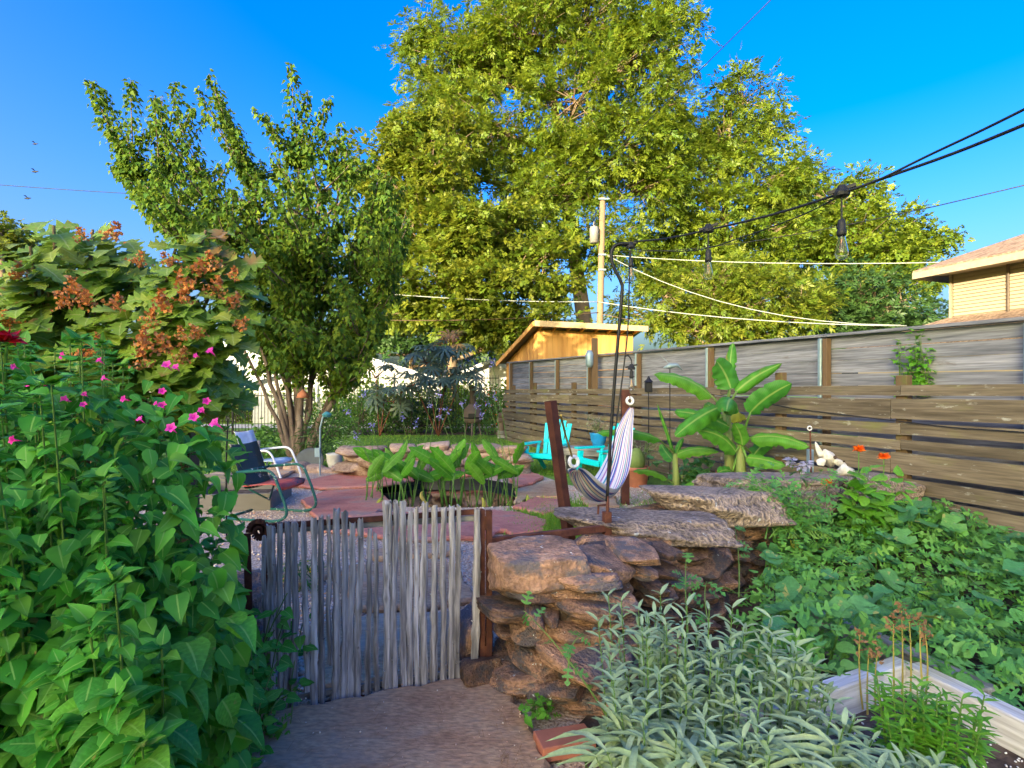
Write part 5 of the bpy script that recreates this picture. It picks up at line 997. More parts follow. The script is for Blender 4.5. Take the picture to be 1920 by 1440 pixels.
scatter('grit', None, M_['pebble'], TP, np.stack([X, Y, np.full(n, .064)], 1), rvec(n), rvec(n), rng.uniform(.0015, .005, n))['label'] = 'grit and tiny stones scattered on the entry slab'
# ================================================================== BANANA PLANTS
def blade(name, parent, mat, pts, width, face=(0, -1, .3), fold=.25, wav=.02, ns=22, prof=None, curl=0.0):
    """one big leaf blade swept along pts (Vectors), faces towards `face`; 7 points across so the two halves hang from the midrib"""
    m = len(pts); q = []
    for i in range(ns + 1):
        f = i / ns * (m - 1); a = int(min(m - 2, f)); q.append(pts[a].lerp(pts[a + 1], f - a))
    V = []; rb = []; vy = []; f = []; face = Vector(face).normalized(); ph = random.random() * 6; tear = [[1 - (random.random() < .16) * random.uniform(.12, .4) for _ in range(2)] for _ in range(ns + 1)]
    for i in range(ns + 1):
        t = i / ns; tg = (q[min(ns, i + 1)] - q[max(0, i - 1)]).normalized(); x = tg.cross(face); x = x.normalized() if x.length > .05 else tg.orthogonal().normalized(); z = x.cross(tg)
        w = width / 2 * (prof(t) if prof else (min(1, (t + .03) * 7) ** .6) * max(0.0, 1 - t ** 5) ** .7)
        for k, u in enumerate((-1, -.66, -.33, 0, .33, .66, 1)):
            e = wav * math.sin(t * 26 + ph + u * 2) * abs(u) + wav * .6 * math.sin(t * 61 + ph * 2) * abs(u) ** 2
            a = fold * abs(u) ** 1.3 + curl * u * u; uu = u * (tear[i][u > 0] if abs(u) == 1 and width > .15 and 2 < i < ns - 1 else 1); V.append(q[i] + x * (uu * w * math.cos(min(1.3, a))) + z * (-w * abs(u) * math.sin(a) + e)); rb.append(1 - abs(u) * .9); vy.append(t - .04 * abs(u))
    for i in range(ns):
        for k in range(6): a = i * 7 + k; f.append((a, a + 1, a + 8, a + 7))
    o = V[0].copy(); return link(name, np_mesh(name, [v - o for v in V], [np.array(f)], mat, None, rb, True, vy), Matrix.Translation(o), parent)
def bl(u, v, Z): return P(1180 + u / 4.234, 620 + v / 4.234, Z)
bn = thing('banana_plant', 'large banana plant with broad arching leaves behind the stone wall', 'banana plant', G(1392, 958))
bst = pmat('banana_stem', [(.14, .2, .05), (.22, .27, .08), (.2, .16, .06)], [.3, .55, .75], (20, 20, 2), 5, .6, .3, .005, .05)
for a, b, c in (((888, 1420, 6.7), (885, 1150, 6.7), (880, 900, 6.65)), ((810, 1420, 6.9), (800, 1000, 6.9), (768, 640, 6.85))): MB().tube([bl(*a), bl(*b), bl(*c)], [.085, .07, .045], 10).build('stem', bst, bn, sm=True)
BL = [((800, 420, 6.9), (790, 260, 6.95), (822, 95, 7.0), .17, (-.6, -1, 0), .5), ((806, 462, 6.8), (770, 330, 6.85), (690, 238, 6.7), .30, (0, -1, .1), .15), ((848, 485, 6.8), (980, 350, 6.7), (1212, 262, 6.8), .26, (-.25, -1, .4), .9),
      ((955, 655, 6.55), (1080, 510, 6.45), (1290, 418, 6.3), .27, (.25, -1, .15), .2), ((868, 640, 6.35), (800, 440, 6.2), (770, 640, 5.75), .34, (0, -1, .9), .75), ((652, 520, 6.85), (460, 330, 6.8), (192, 350, 6.6), .27, (0, -.7, .7), .45),
      ((718, 605, 6.5), (560, 660, 6.3), (362, 838, 6.1), .26, (-.3, -1, .6), .5), ((795, 765, 6.75), (600, 650, 6.7), (362, 640, 6.6), .28, (0, -1, .8), .4), ((850, 970, 6.6), (760, 800, 6.5), (535, 790, 6.4), .24, (0, -1, .7), .5),
      ((962, 850, 6.6), (1200, 800, 6.4), (1432, 925, 6.2), .24, (0, -.8, .7), .55), ((925, 1010, 6.5), (1040, 1000, 6.4), (1245, 1075, 6.2), .2, (0, -1, .7), .4), ((895, 910, 6.55), (900, 830, 6.5), (835, 735, 6.45), .2, (-.4, -1, 0), .5),
      ((980, 1000, 6.8), (1080, 840, 6.9), (1265, 830, 7.0), .2, (0, -1, .7), .4), ((790, 700, 6.95), (850, 640, 7.0), (930, 700, 7.1), .2, (0, -1, .5), .4), ((720, 720, 6.9), (640, 560, 7.1), (600, 580, 7.2), .18, (0, -1, .5), .3), ((820, 1130, 6.7), (780, 1080, 6.6), (700, 1130, 6.5), .14, (0, -1, .6), .3)]
stt = [(885, 905, 6.65), (768, 655, 6.85)]
for i, (a, b, c, w, fc, fo) in enumerate(BL):
    A, B, Cc = bl(*a), bl(*b), bl(*c); lf = blade('leaf', bn, L_['banana'] if i != 13 else L_['yellow'], bez(A, B, Cc, 10), w * 1.08, fc, fo, .012, curl=.12); s = bl(*min(stt, key=lambda q: abs(q[0] - a[0]) + abs(q[1] - a[1]) * .4)); MB().tube(bez(s, s.lerp(A, .5) + Vector((0, 0, .03)), A + (B - A) * .05, 6), [.022, .02, .018, .016, .014, .012], 7).build('stalk', M_['stem'], lf, sm=True)
bs = thing('banana_plant', 'small young banana plant standing left of the large one', 'banana plant', G(1268, 940)); MB().tube([bl(375, 1350, 7.3), bl(370, 1150, 7.3), bl(362, 975, 7.3)], [.055, .045, .03], 9).build('stem', bst, bs, sm=True)
for a, b, c, w, fc, fo in (((355, 980, 7.3), (300, 800, 7.3), (222, 585, 7.25), .09, (0, -1, 0), 1.0), ((240, 862, 7.2), (20, 760, 7.0), (-265, 812, 6.8), .2, (0, -.7, .8), .5), ((375, 975, 7.3), (400, 900, 7.35), (432, 850, 7.4), .1, (0, -1, .3), .6), ((372, 985, 7.3), (520, 900, 7.15), (712, 960, 7.0), .21, (0, -.8, .8), .5), ((345, 1030, 7.35), (280, 960, 7.6), (250, 900, 7.7), .17, (0, -1, .4), .3),
                           ((300, 1175, 7.25), (160, 1080, 7.1), (28, 1118, 7.0), .13, (0, -.7, .8), .5), ((330, 1335, 7.2), (240, 1240, 7.0), (118, 1255, 6.9), .15, (0, -.7, .8), .4), ((435, 1262, 7.2), (560, 1180, 7.1), (668, 1195, 7.0), .19, (0, -.8, .7), .4)):
    A, B, Cc = bl(*a), bl(*b), bl(*c); lf = blade('leaf', bs, L_['banana'], bez(A, B, Cc, 10), w, fc, fo, .01, curl=.1); s = bl(368, min(1300, max(985, a[1] + 60)), 7.3); MB().tube(bez(s, s.lerp(A, .6), A + (B - A) * .05, 6), [.016, .015, .013, .012, .01, .008], 6).build('stalk', M_['stem'], lf, sm=True)
climber('bluish_shrub', 'low bluish green leafy plant between terracotta pot and banana', [(G(1250 + random.uniform(-30, 90), 925), P(1250 + random.uniform(-35, 110), random.uniform(855, 910), 7.7)) for _ in range(16)], L_['squash'], [T_HEART, T_SQUASH], .13, 7, .1, G(1260, 925), 60)

# ================================================================== POND PLANTS
ms = M_['stem']; tprof = lambda t: max(0, math.sin(math.pi * min(1, t * .94 + .06)) ** .75) * (1 - .15 * t)
for g, (gx, gn_, lab) in enumerate(((720, 11, 'left clump of broad leaved water canna in the pond'), (795, 12, 'middle left clump of broad leaved water canna in the pond'), (880, 15, 'middle right clump of broad leaved water canna in the pond'), (950, 6, 'rightmost small clump of broad leaved water canna in the pond'))):
    Zc = 7.3 + (.2 if g % 2 else 0); b0 = P(gx, 955, Zc); b0.z = -.1; t = thing('water_canna', lab, 'water plant', b0)
    for i in range(gn_):
        x = gx + random.uniform(-42, 42) * (.5 if g == 3 else 1); Z = Zc + random.uniform(-.3, .5); b = P(x, 950, Z); b.z = -.12; h = random.uniform(.28, .52); mid = b + Vector((random.uniform(-.12, .12), random.uniform(-.08, .08), h + .1)); d = Vector((random.choice((-1, 1)) * random.uniform(.15, .95), random.uniform(-.5, .35), random.uniform(.25, 1))).normalized(); L = random.uniform(.36, .56)
        lf = blade('leaf', t, L_['thalia'], bez(mid, mid + d * L * .55, mid + d * L + Vector((0, 0, -.10 * L)), 8), random.uniform(.13, .19), (random.uniform(-.5, .5), -1, .45), .3, .006, 10, tprof)
        MB().tube(bez(b, b.lerp(mid, .6), mid, 5), [.012, .011, .01, .008, .006], 6).build('stalk', ms, lf, sm=True)
    for i in range(1): x = gx + random.uniform(-40, 40); b = P(x, 950, Zc - .3); b.z = -.1; tp = b + Vector((random.uniform(-.15, .15), -.05, random.uniform(.2, .3))); blade('leaf', t, L_['yellow'], bez(tp, tp + Vector((random.uniform(-.1, .1), -.05, -.05)), tp + Vector((random.uniform(-.18, .18), -.08, -.22)), 6), .06, (0, -1, .2), .5, .006, 8, tprof); MB().tube([b, tp], .006, 5).build('stalk', ms, t)
    tipsf = [((130, 520), (245, 385), (310, 620), (190, 690)), ((540, 560), (740, 455), (635, 600), (810, 380)), ((865, 505), (825, 550), (985, 460), (1090, 470)), ((1210, 160), (1175, 450), (1225, 410), (1130, 540))][g]
    for u, v in tipsf:
        b = P(gx + random.uniform(-25, 25), 950, Zc + random.uniform(-.1, .3)); b.z = -.1; tp = P(620 + u / 4, 640 + v / 4, Zc + random.uniform(-.2, .2)); s = MB().tube(bez(b, b.lerp(tp, .5) + Vector((0, 0, .1)), tp, 9), [.006 - .0004 * k for k in range(9)], 5).build('flower_stalk', ms, t, sm=True)
        n = 18; c = np.array(tp) + rng.normal(size=(n, 3)) * [.02, .02, .032] + [0, 0, -.02]; scatter('flower_head', s, L_['lilac'], [T_SMALL], c, rvec(n) + [0, 0, -.4], rvec(n), rng.uniform(.018, .034, n))

# ================================================================== CASTOR BEANS AND THE BACK FLOWER BED
def castor(label, base, heads):
    t = thing('castor_plant', label, 'plant', base); base = Vector(base); red = bpy.data.materials.get('red_stem') or pmat('red_stem', [(.16, .05, .03), (.22, .085, .05)], rand=.1)
    for x, y, Z, n, top in heads:
        c = P(x, y, Z); MB().tube(bez(base, base.lerp(c, .5) + Vector((random.uniform(-.1, .1), 0, .1)), c, 7), [.024 - .002 * k for k in range(7)], 7).build('stem', red, t, sm=True)
        for i in range(n):
            u = Vector((random.gauss(0, 1), random.gauss(-.3, .8), random.gauss(.25, .6))).normalized(); q = c + u * random.uniform(.3, .72); mt = L_['castortop'] if (top and u.z > .25 and random.random() < .75) else L_['castor']; s = random.uniform(.34, .55); d = (u + Vector((0, 0, -.7))).normalized(); nn = u * .6 + Vector((0, -.3, .7))
            Rm = frames(np.array([d[:]]), np.array([nn[:]]))[0] * s; M = Matrix(Rm.tolist()).to_4x4(); M.translation = q; lf = link('leaf', tmpl_mesh(T_PALM, mt), M, t); 
            mbs = MB().tube([c - Vector((0, 0, .15)), q], .010, 5, False).build('stalk', red, t)
castor('tall castor bean plant with dark star leaves and orange sunlit top before the iron fence', G(822, 818), [(800, 672, 18.0, 20, 0), (845, 655, 18.2, 26, 1), (825, 712, 17.9, 18, 0), (870, 705, 18.1, 14, 0), (775, 715, 17.8, 12, 0)])
castor('shorter blue grey castor bean plant left of the tall one', G(712, 818), [(705, 700, 18.3, 12, 0), (720, 745, 18.2, 11, 0), (750, 730, 18.2, 9, 0)])
FB = [('bushy green perennials at the left of the back flower bed', [((-5.6, 19.2, .75), (.9, .6, .7), 26), ((-4.7, 19.3, .65), (.8, .6, .65), 22)], 'shrub', .11), ('bushy green perennials below the castor bean plants', [((-3.7, 19.3, .7), (.8, .6, .65), 22), ((-2.7, 19.4, .7), (.7, .6, .65), 20)], 'dark', .11), ('orange flowered bush between chimenea and firewood', [((-.55, 18.9, .75), (.5, .45, .72), 22)], 'shrub', .10), ('green plants behind the chimenea', [((-1.7, 20.2, .7), (.9, .5, .7), 20)], 'shrub', .11)]
for lab, boxes, mt, s in FB: t = leafmass('perennial', lab, 'bush', boxes, L_[mt], [T_NARROW, T_SMALL], s, 46, rc=.42)
n = 60; scatter('orange_flowers', [o for o in C.objects if o.get('label', '').startswith('orange flowered bush')][0], L_['orange'], [T_HEART3], np.stack([rng.uniform(-1.05, -.1, n), rng.uniform(18.3, 18.6, n), rng.uniform(.3, 1.65, n)], 1), rvec(n), rvec(n), rng.uniform(.035, .06, n))
n = 70; scatter('pale_flowers', [o for o in C.objects if o.get('label', '').startswith('bushy green perennials at the left')][0], leafmat('pale_petal', [(.6, .35, .3), (.7, .5, .5)], .2), [T_HEART3], np.stack([rng.uniform(-6.4, -4.2, n), rng.uniform(18.45, 18.75, n), rng.uniform(.5, 1.45, n)], 1), rvec(n), rvec(n), rng.uniform(.03, .05, n))
leafmass('low_shrub', 'low shrub at the foot of the multi-stemmed tree on its right', 'bush', [((-4.1, 11.6, .45), (.55, .4, .45), 16), ((-4.55, 12.3, .55), (.5, .4, .55), 14)], L_['dark'], [T_NARROW], .10, 40, rc=.32)
leafmass('low_shrub', 'light green low plant at the foot of the multi-stemmed tree on its left', 'bush', [((-5.5, 12.3, .35), (.5, .4, .35), 14)], L_['shrub'], [T_HEART], .09, 34, rc=.28)
leafmass('vine_mound', 'leafy vine mound at the back between tree stems and flower bed', 'bush', [((-6.0, 17.8, .55), (.8, .5, .55), 22)], L_['shrub'], [T_SMALL], .1, 40, rc=.4)
lv = climber('grey_grass_tuft', 'grey green grassy tuft beside the white pot', [(G(640 + random.uniform(-12, 18), 872), P(640 + random.uniform(-22, 30), random.uniform(800, 860), 10.6)) for _ in range(22)], L_['lav'], [T_NARROW], .09, 7, .04, G(640, 872), 0)
yf = climber('yellow_daisies', 'patch of small yellow flowers on the gravel seen through the gate sticks', [(G(560 + random.uniform(-40, 40), 1090 + random.uniform(-20, 30)), P(560 + random.uniform(-40, 40), 1060 + random.uniform(-15, 30), 4.0)) for _ in range(18)], L_['shrub'], [T_NARROW], .05, 9, .03, G(560, 1090), 0)
n = 34; scatter('yellow_flowers', yf, leafmat('yellow_petal', [(.8, .5, .02), (.8, .6, .04)], .2), [T_HEART3], np.array([P(560 + random.uniform(-45, 45), 1062 + random.uniform(-20, 60), 3.95)[:] for _ in range(n)]), rvec(n), rvec(n), rng.uniform(.012, .022, n))

# ================================================================== FURNITURE
def local(t, rz): WM[t] = Matrix.Translation(WM[t].translation) @ Matrix.Rotation(rz, 4, 'Z'); t.matrix_basis = WM[t]; return WM[t]
def adirondack(label, loc, rz, group):
    t = thing('adirondack_chair', label, 'chair', loc, group); W0 = local(t, rz); cm = M_['cyan']
    def part(name, mb, bv=.008): return mb.build(name, cm, t, M=W0, bevel=bv)
    for s in (-1, 1):
        part('front_leg', MB().add([(s * .34 - .035, -.33, 0), (s * .34 + .035, -.33, 0), (s * .32 + .03, -.30, .5), (s * .32 - .03, -.30, .5), (s * .34 - .035, -.26, 0), (s * .34 + .035, -.26, 0), (s * .32 + .03, -.20, .5), (s * .32 - .03, -.20, .5)], [(0, 1, 2, 3), (7, 6, 5, 4), (0, 4, 5, 1), (1, 5, 6, 2), (2, 6, 7, 3), (3, 7, 4, 0)]))
        part('back_leg', MB().beam((s * .30, .12, .30), (s * .30, .42, .01), .06, .07)); part('armrest', MB().prism([(s * .26, -.36), (s * .39, -.34), (s * .385, .0), (s * .33, .24), (s * .27, .24)], .53, .565))
        part('arm_brace', MB().beam((s * .32, .15, .30), (s * .31, .20, .54), .05, .05)); part('side_rail', MB().beam((s * .29, -.30, .355), (s * .27, .26, .22), .03, .09))
    for k in range(6): y = -.29 + k * .085; part('seat_slat', MB().box((0, y, .375 - .26 * (y + .29)), (.56, .075, .022), Euler((-.26, 0, 0)).to_matrix()))
    part('seat_front', MB().box((0, -.335, .345), (.6, .03, .09)))
    for k in range(5):
        x = (k - 2) * .098; fan = (k - 2) * .022; h = (.90, .955, .975, .955, .90)[k]; y0, y1 = .19, .40
        part('back_slat', MB().add([(x - .042, y0, .2), (x + .042, y0, .2), (x + fan + .05, y1, h), (x + fan - .05, y1, h), (x - .042, y0 + .03, .2), (x + .042, y0 + .03, .2), (x + fan + .05, y1 + .03, h), (x + fan - .05, y1 + .03, h)], [(0, 1, 2, 3), (7, 6, 5, 4), (0, 4, 5, 1), (1, 5, 6, 2), (2, 6, 7, 3), (3, 7, 4, 0)]))
    part('back_brace', MB().box((0, .30, .56), (.52, .03, .06))); part('back_brace', MB().box((0, .375, .80), (.46, .03, .05)))
    return t
adirondack('turquoise plastic adirondack chair nearer the pond, in front of the slat fence', (G(1027, 884).x, 9.9, 0), R(-32), 'turquoise chairs'); adirondack('turquoise plastic adirondack chair behind the hanging hammock', (G(1132, 902).x, 8.95, 0), R(-62), 'turquoise chairs')
tb = thing('wooden_bench', 'low weathered wooden bench carrying the blue pot between turquoise chairs', 'bench', (1.35, 9.75, 0)); W0 = local(tb, R(-20))
for k in range(4): MB().box((0, -.21 + k * .14, .47), (.92, .132, .04)).build('plank', M_['greywood'], tb, M=W0, bevel=.004)
for sx in (-1, 1): MB().box((sx * .36, 0, .225), (.09, .42, .448)).build('leg', M_['greywood'], tb, M=W0, bevel=.004)
MB().box((0, -.25, .405), (.86, .03, .085)).build('apron', M_['greywood'], tb, M=W0)
def pot(name, label, c, prof, mat, cat='pot'): return tag(MB().lathe(prof, (0, 0, 0), 22).build(name, mat, M=Matrix.Translation(c), sm=True), label, cat)
bp_ = P(1122, 833, 9.7); bp_.z = .492; pot('flower_pot', 'glossy blue pot of succulents on the wooden bench', bp_, [(.08, 0), (.095, .02), (.14, .14), (.155, .235), (.165, .25), (.165, .265), (.145, .265), (.13, .22), (0, .215)], M_['bluepot'])
su = climber('succulent', 'greyish trailing succulents growing in the blue pot', [(bp_ + Vector((0, 0, .22)), bp_ + Vector((random.uniform(-.3, .25), random.uniform(-.15, .15), random.uniform(.3, .62)))) for _ in range(24)], L_['succ'], [T_NARROW, T_SMALL], .06, 10, .05, bp_ + Vector((0, 0, .22)), 0)
tp_ = G(1193, 912); pot('flower_pot', 'large terracotta pot with a cactus behind the hammock post', tp_, [(.15, 0), (.16, .02), (.20, .25), (.215, .26), (.215, .32), (.19, .32), (.18, .27), (0, .26)], M_['terra'])
cm_ = MB(); n = 28; cp = []
for i in range(9): f = i / 8; cp.append((.125 * math.sin(math.pi * (.18 + .8 * f)) ** .6 + .005, .27 + .34 * f))
cm_.lathe(cp, (0, 0, 0), n); cm_.v = [(v[0] * (1 + .10 * math.cos(14 * math.atan2(v[1], v[0]))), v[1] * (1 + .10 * math.cos(14 * math.atan2(v[1], v[0]))), v[2]) for v in cm_.v]
tag(cm_.build('cactus', flat('cactus_green', (.16, .24, .06), .7), M=Matrix.Translation(tp_), sm=True), 'ribbed round cactus in the terracotta pot', 'cactus')
climber('wiry_succulent', 'wiry grey green stems beside the cactus in the terracotta pot', [(tp_ + Vector((.05, .05, .28)), tp_ + Vector((random.uniform(-.1, .42), random.uniform(-.1, .2), random.uniform(.5, .85)))) for _ in range(22)], L_['succ'], [T_NARROW], .06, 14, .03, tp_ + Vector((0, 0, .28)), 0)
def tubes(t, name, mat, paths, r, W0, n=8): return [MB().tube(p, r, n).build(name, mat, t, M=W0, sm=True) for p in paths]
def rounded(pts, rr=.08, n=5):
    out = [Vector(pts[0])]
    for a, b, c in zip(pts[:-2], pts[1:-1], pts[2:]):
        a, b, c = Vector(a), Vector(b), Vector(c); p = b + (a - b).normalized() * min(rr, (a - b).length * .45); q = b + (c - b).normalized() * min(rr, (c - b).length * .45); out += bez(p, b, q, n)
    return out + [Vector(pts[-1])]
def lawn_chair(label, loc, rz, mf, mseat, mback):
    t = thing('metal_chair', label, 'chair', loc, 'metal lawn chairs by the planter boxes'); W0 = local(t, rz)
    for s in (-1, 1): y = s * .28; tubes(t, 'side_tube', mf, [rounded([(-.22, y, .56), (.26, y, .61), (.40, y, .30), (.47, y, .10), (.34, y, .018), (-.40, y, .018)], .12, 6)], .017, W0)
    tubes(t, 'cross_tube', mf, [[(-.40, -.28, .018), (-.40, .28, .018)], [(-.22, -.28, .56), (-.22, .28, .56)]], .015, W0); tubes(t, 'brace', mf, [[(-.1, -.22, .36), (.0, 0, .2), (-.1, .22, .36)]], .012, W0)
    def panel(pr, w, name, mat):
        V = []; f = []; n = len(pr)
        for sgn in (0, 1):
            for (x, z) in pr:
                for k in range(5): yy = (k - 2) / 2 * w / 2; V.append((x - (.012 * (1 - (yy / (w / 2)) ** 2)), yy, z - .014 * sgn + .02 * (abs(yy) / (w / 2)) ** 3))
        for sgn in (0, 1):
            for i in range(n - 1):
                for k in range(4): a = sgn * n * 5 + i * 5 + k; f.append((a, a + 1, a + 6, a + 5))
        o = n * 5
        for k in range(4): f += [(k, k + 1, o + k + 1, o + k), ((n - 1) * 5 + k, (n - 1) * 5 + k + 1, o + (n - 1) * 5 + k + 1, o + (n - 1) * 5 + k)]
        for i in range(n - 1): f += [(i * 5, i * 5 + 5, o + i * 5 + 5, o + i * 5), (i * 5 + 4, i * 5 + 9, o + i * 5 + 9, o + i * 5 + 4)]
        MB().add(V, f).build(name, mat, t, M=W0, sm=True)
    panel([(.30, .36), (.32, .41), (.22, .425), (.0, .405), (-.16, .385)], .50, 'seat', mseat); panel([(-.15, .36), (-.19, .42), (-.27, .62), (-.33, .78), (-.36, .86), (-.375, .865)], .46, 'backrest', mback)
    return t
green = pmat('green_chipped_paint', [(.01, .07, .06), (.015, .11, .09), (.03, .12, .1)], None, (9, 9, 9), 6, .5, .1, .003, 0, over=((.7, .68, .64), (16, 16, 16), .60, .63)); redp = pmat('red_chipped_paint', [(.48, .06, .05), (.58, .11, .09), (.35, .14, .15)], [.3, .55, .75], (5, 5, 5), 6, .5, .1, .003, 0, over=((.06, .09, .12), (6, 6, 6), .58, .66)); darkback = pmat('dark_chipped_paint', [(.02, .03, .025), (.04, .06, .05)], None, (8, 8, 8), 6, .5, .1, .003, 0, over=[((.45, .36, .24), (5, 5, 5), .58, .63), ((.4, .06, .05), (7, 7, 7), .64, .68)])
c = G(505, 968); lawn_chair('old metal lawn chair with chipped green tubes and faded red seat', (c.x, c.y, .0), R(-14), green, redp, darkback)
c = G(485, 912); lawn_chair('white tubular metal lawn chair behind the grey planter box', (c.x + .1, c.y, .0), R(-8), M_['white'], flat('pale_blue_paint', (.5, .6, .66), .5), M_['white'])
def planter(label, loc, rz, w, d, h):
    t = thing('planter_box', label, 'planter', loc); W0 = local(t, rz); gm = bpy.data.materials.get('taupe_board') or pmat('taupe_board', [(.16, .145, .12), (.24, .22, .185)], None, (2, 12, 12), 5, .8, .2, .003, .1)
    for s in (-1, 1): MB().box((0, s * d / 2, h / 2), (w, .04, h)).build('board', gm, t, M=W0, bevel=.004); MB().box((s * (w / 2 - .02), 0, h / 2), (.04, d - .044, h)).build('board', gm, t, M=W0, bevel=.004)
    MB().box((0, 0, h * .25), (w - .09, d - .05, h * .5)).build('fill', M_['soil'], t, M=W0)
c = G(462, 962); planter('low grey open planter box under the green and red metal chair', (c.x - .35, c.y + .55, 0), R(8), 1.05, .95, .22); c = G(475, 915); planter('grey planter box in front of the white metal chair', (c.x - .2, c.y - .35, 0), R(4), 1.15, .35, .24)
for i, (x0, x1, y0) in enumerate(((452, 460, 815), (478, 486, 826))): c = P((x0 + x1) / 2, 890, 8.6); tag(MB().tube([(c.x + (.04 if i else 0) * -1, c.y, 0), P((x0 + x1) / 2 + (3 if i else 0), y0, 8.6)], [.04, .03], 6).build('dark_stake', M_['greywood']), ('upright' if not i else 'leaning') + ' dark stake standing behind the green and red metal chair', 'stake', 'stakes by the metal chairs')
sk_ = G(425, 1010); hk = thing('plant_hook', 'thin black plant hook beside the metal chairs at the bush edge', 'hook', sk_); MB().tube([sk_, P(424, 870, sk_.y), P(427, 790, sk_.y), P(424, 772, sk_.y), P(414, 757, sk_.y), P(408, 742, sk_.y)], .008, 6).build('rod', M_['black'], hk, sm=True); MB().tube([sk_ + Vector((-.07, 0, .12)), sk_ + Vector((.07, 0, .12))], .006, 5).build('step_bar', M_['black'], hk)
# stones, pots and lamps round the tree
rb_ = thing('rock_border', 'row of rounded boulders edging the bed under the multi-stemmed tree', 'rocks', G(600, 892))
for x, y, w, h in ((545, 887, 30, 26), (562, 886, 34, 28), (590, 890, 36, 26), (618, 893, 34, 22), (640, 885, 26, 14), (641, 878, 16, 14), (655, 880, 20, 14), (520, 884, 30, 20), (668, 888, 22, 12)): Z = 10.0; stone(rb_, P(x, y - 2, Z), (w * Z / F * 1.2, .36, h * Z / F * 1.25), random.uniform(-.4, .4), pool=rocks_far)
c = G(627, 880); pot('flower_pot', 'whitish pot on the ground right of the tree', (c.x, c.y, 0), [(.09, 0), (.1, .02), (.14, .16), (.15, .28), (.16, .30), (.145, .31), (.13, .27), (0, .26)], flat('cream_pot', (.55, .52, .45), .7)); c = G(782, 812); pot('flower_pot', 'dark pot in the back flower bed below the castor beans', (c.x, c.y, 0), [(.18, 0), (.2, .02), (.25, .42), (.27, .45), (.24, .46), (.22, .4), (0, .38)], flat('dark_pot', (.05, .055, .05), .6))
gr = thing('kettle_grill', 'dark round dish leaning by the foot of the tree', 'grill', G(580, 888)); c = P(580, 866, 10.4); M = Matrix.Translation(c) @ Euler((R(68), 0, 0)).to_matrix().to_4x4(); MB().lathe([(.0, -.10), (.14, -.09), (.24, -.04), (.275, 0), (.285, .01), (.27, .02), (.20, .01), (0, .0)], (0, 0, 0), 24).build('dish', flat('dark_slate', (.05, .06, .065), .6), gr, M=M, sm=True); MB().box((c.x, c.y + .05, .05), (.32, .1, .1)).build('foot', M_['white'], gr)
sl_ = thing('solar_lamp', 'grey metal stake with small box and lamp head by the tree', 'lamp', G(600, 892)); c = G(600, 892); MB().tube([c, (c.x, c.y, .85), (c.x + .05, c.y, 1.05), (c.x + .10, c.y, 1.10)], .016, 6).build('stake', M_['galv'], sl_); MB().box((c.x - .03, c.y - .03, .42), (.09, .06, .16)).build('box', M_['galv'], sl_); MB().lathe([(.06, 0), (.09, .05), (.02, .10)], (c.x + .12, c.y, 1.05), 10).build('lamp_head', flat('teal_lamp', (.05, .2, .22), .5), sl_)
bh = thing('bird_feeder', 'small terracotta bell feeder hanging among the tree stems', 'bird feeder', P(568, 744, 11.6)); MB().lathe([(.14, 0), (.10, .10), (.06, .13), (.02, .18)], P(568, 746, 11.6), 12).build('bell', M_['terra'], bh, sm=True); MB().tube([P(568, 731, 11.6), P(568, 690, 11.6)], .006, 4).build('cord', M_['rubber'], bh)

# ================================================================== CHIMENEA AND FIREWOOD
cc = G(886, 816); cc.y = 18.3; cc.x = (886 - HX) / F * 18.3; cc.z = 0; ch = thing('chimenea', 'rusty brown chimenea with tall flue at the back of the lawn', 'chimenea', cc); cmn = pmat('chimenea_clay', [(.13, .095, .075), (.22, .165, .13)], None, (5, 5, 5), 5, .8, .3, .01, .1)
MB().lathe([(.14, .42), (.27, .46), (.31, .56), (.31, .78), (.29, .92), (.17, 1.03), (.12, 1.10)], cc, 22).build('body', cmn, ch, sm=True); MB().lathe([(.12, 1.08), (.10, 1.3), (.095, 1.62), (.13, 1.66), (.13, 1.70), (.09, 1.70)], cc, 16).build('flue', cmn, ch, sm=True); MB().lathe([(.33, .60), (.345, .61), (.345, .63), (.33, .64)], cc, 22).build('band', M_['black'], ch)
for a in (30, 150, 270): q = Vector((math.cos(R(a)), math.sin(R(a)), 0)); MB().tube([cc + q * .2 + Vector((0, 0, .5)), cc + q * .33], [.035, .025], 6).build('leg', cmn, ch)
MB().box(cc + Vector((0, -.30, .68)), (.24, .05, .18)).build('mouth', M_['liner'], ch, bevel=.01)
kc = P(951, 810, 17.3); kc.z = 0; kr = thing('wooden_crate', 'small grey wooden crate full of firewood at the fence end', 'crate', kc)
for s in (-1, 1):
    for z in (.07, .2): MB().box(kc + Vector((0, s * .2, z)), (.62, .02, .11)).build('slat', M_['greywood'], kr); MB().box(kc + Vector((s * .30, 0, z)), (.02, .38, .11)).build('slat', M_['greywood'], kr)
lm = pmat('firewood', [(.12, .085, .06), (.24, .17, .12)], None, (14, 14, 3), 6, .9, .6, .01, .3)
ld = [('lowest left', -.17, .16, 0), ('lowest right', .15, .16, 0), ('lower middle upright', -.02, .38, 1), ('lower left upright', -.2, .38, 1), ('lower right upright', .17, .38, 1), ('middle left', -.14, .58, 0), ('middle right', .16, .60, 0), ('upper left', -.1, .74, 0), ('upper right', .15, .78, 0), ('topmost', .02, .90, 0)]
for w, x, z, up in ld: a = kc + Vector((x, -.02, z)); d = Vector((0, 0, .14)) if up else Vector((.17, random.uniform(-.08, .08), random.uniform(-.02, .02))); tag(MB().tube([a - d, a - d * .3, a + d], [.085, .092, .08], 9).build('firewood_log', lm), w + ' log of the firewood pile in the grey crate', 'log', 'firewood logs in the crate')

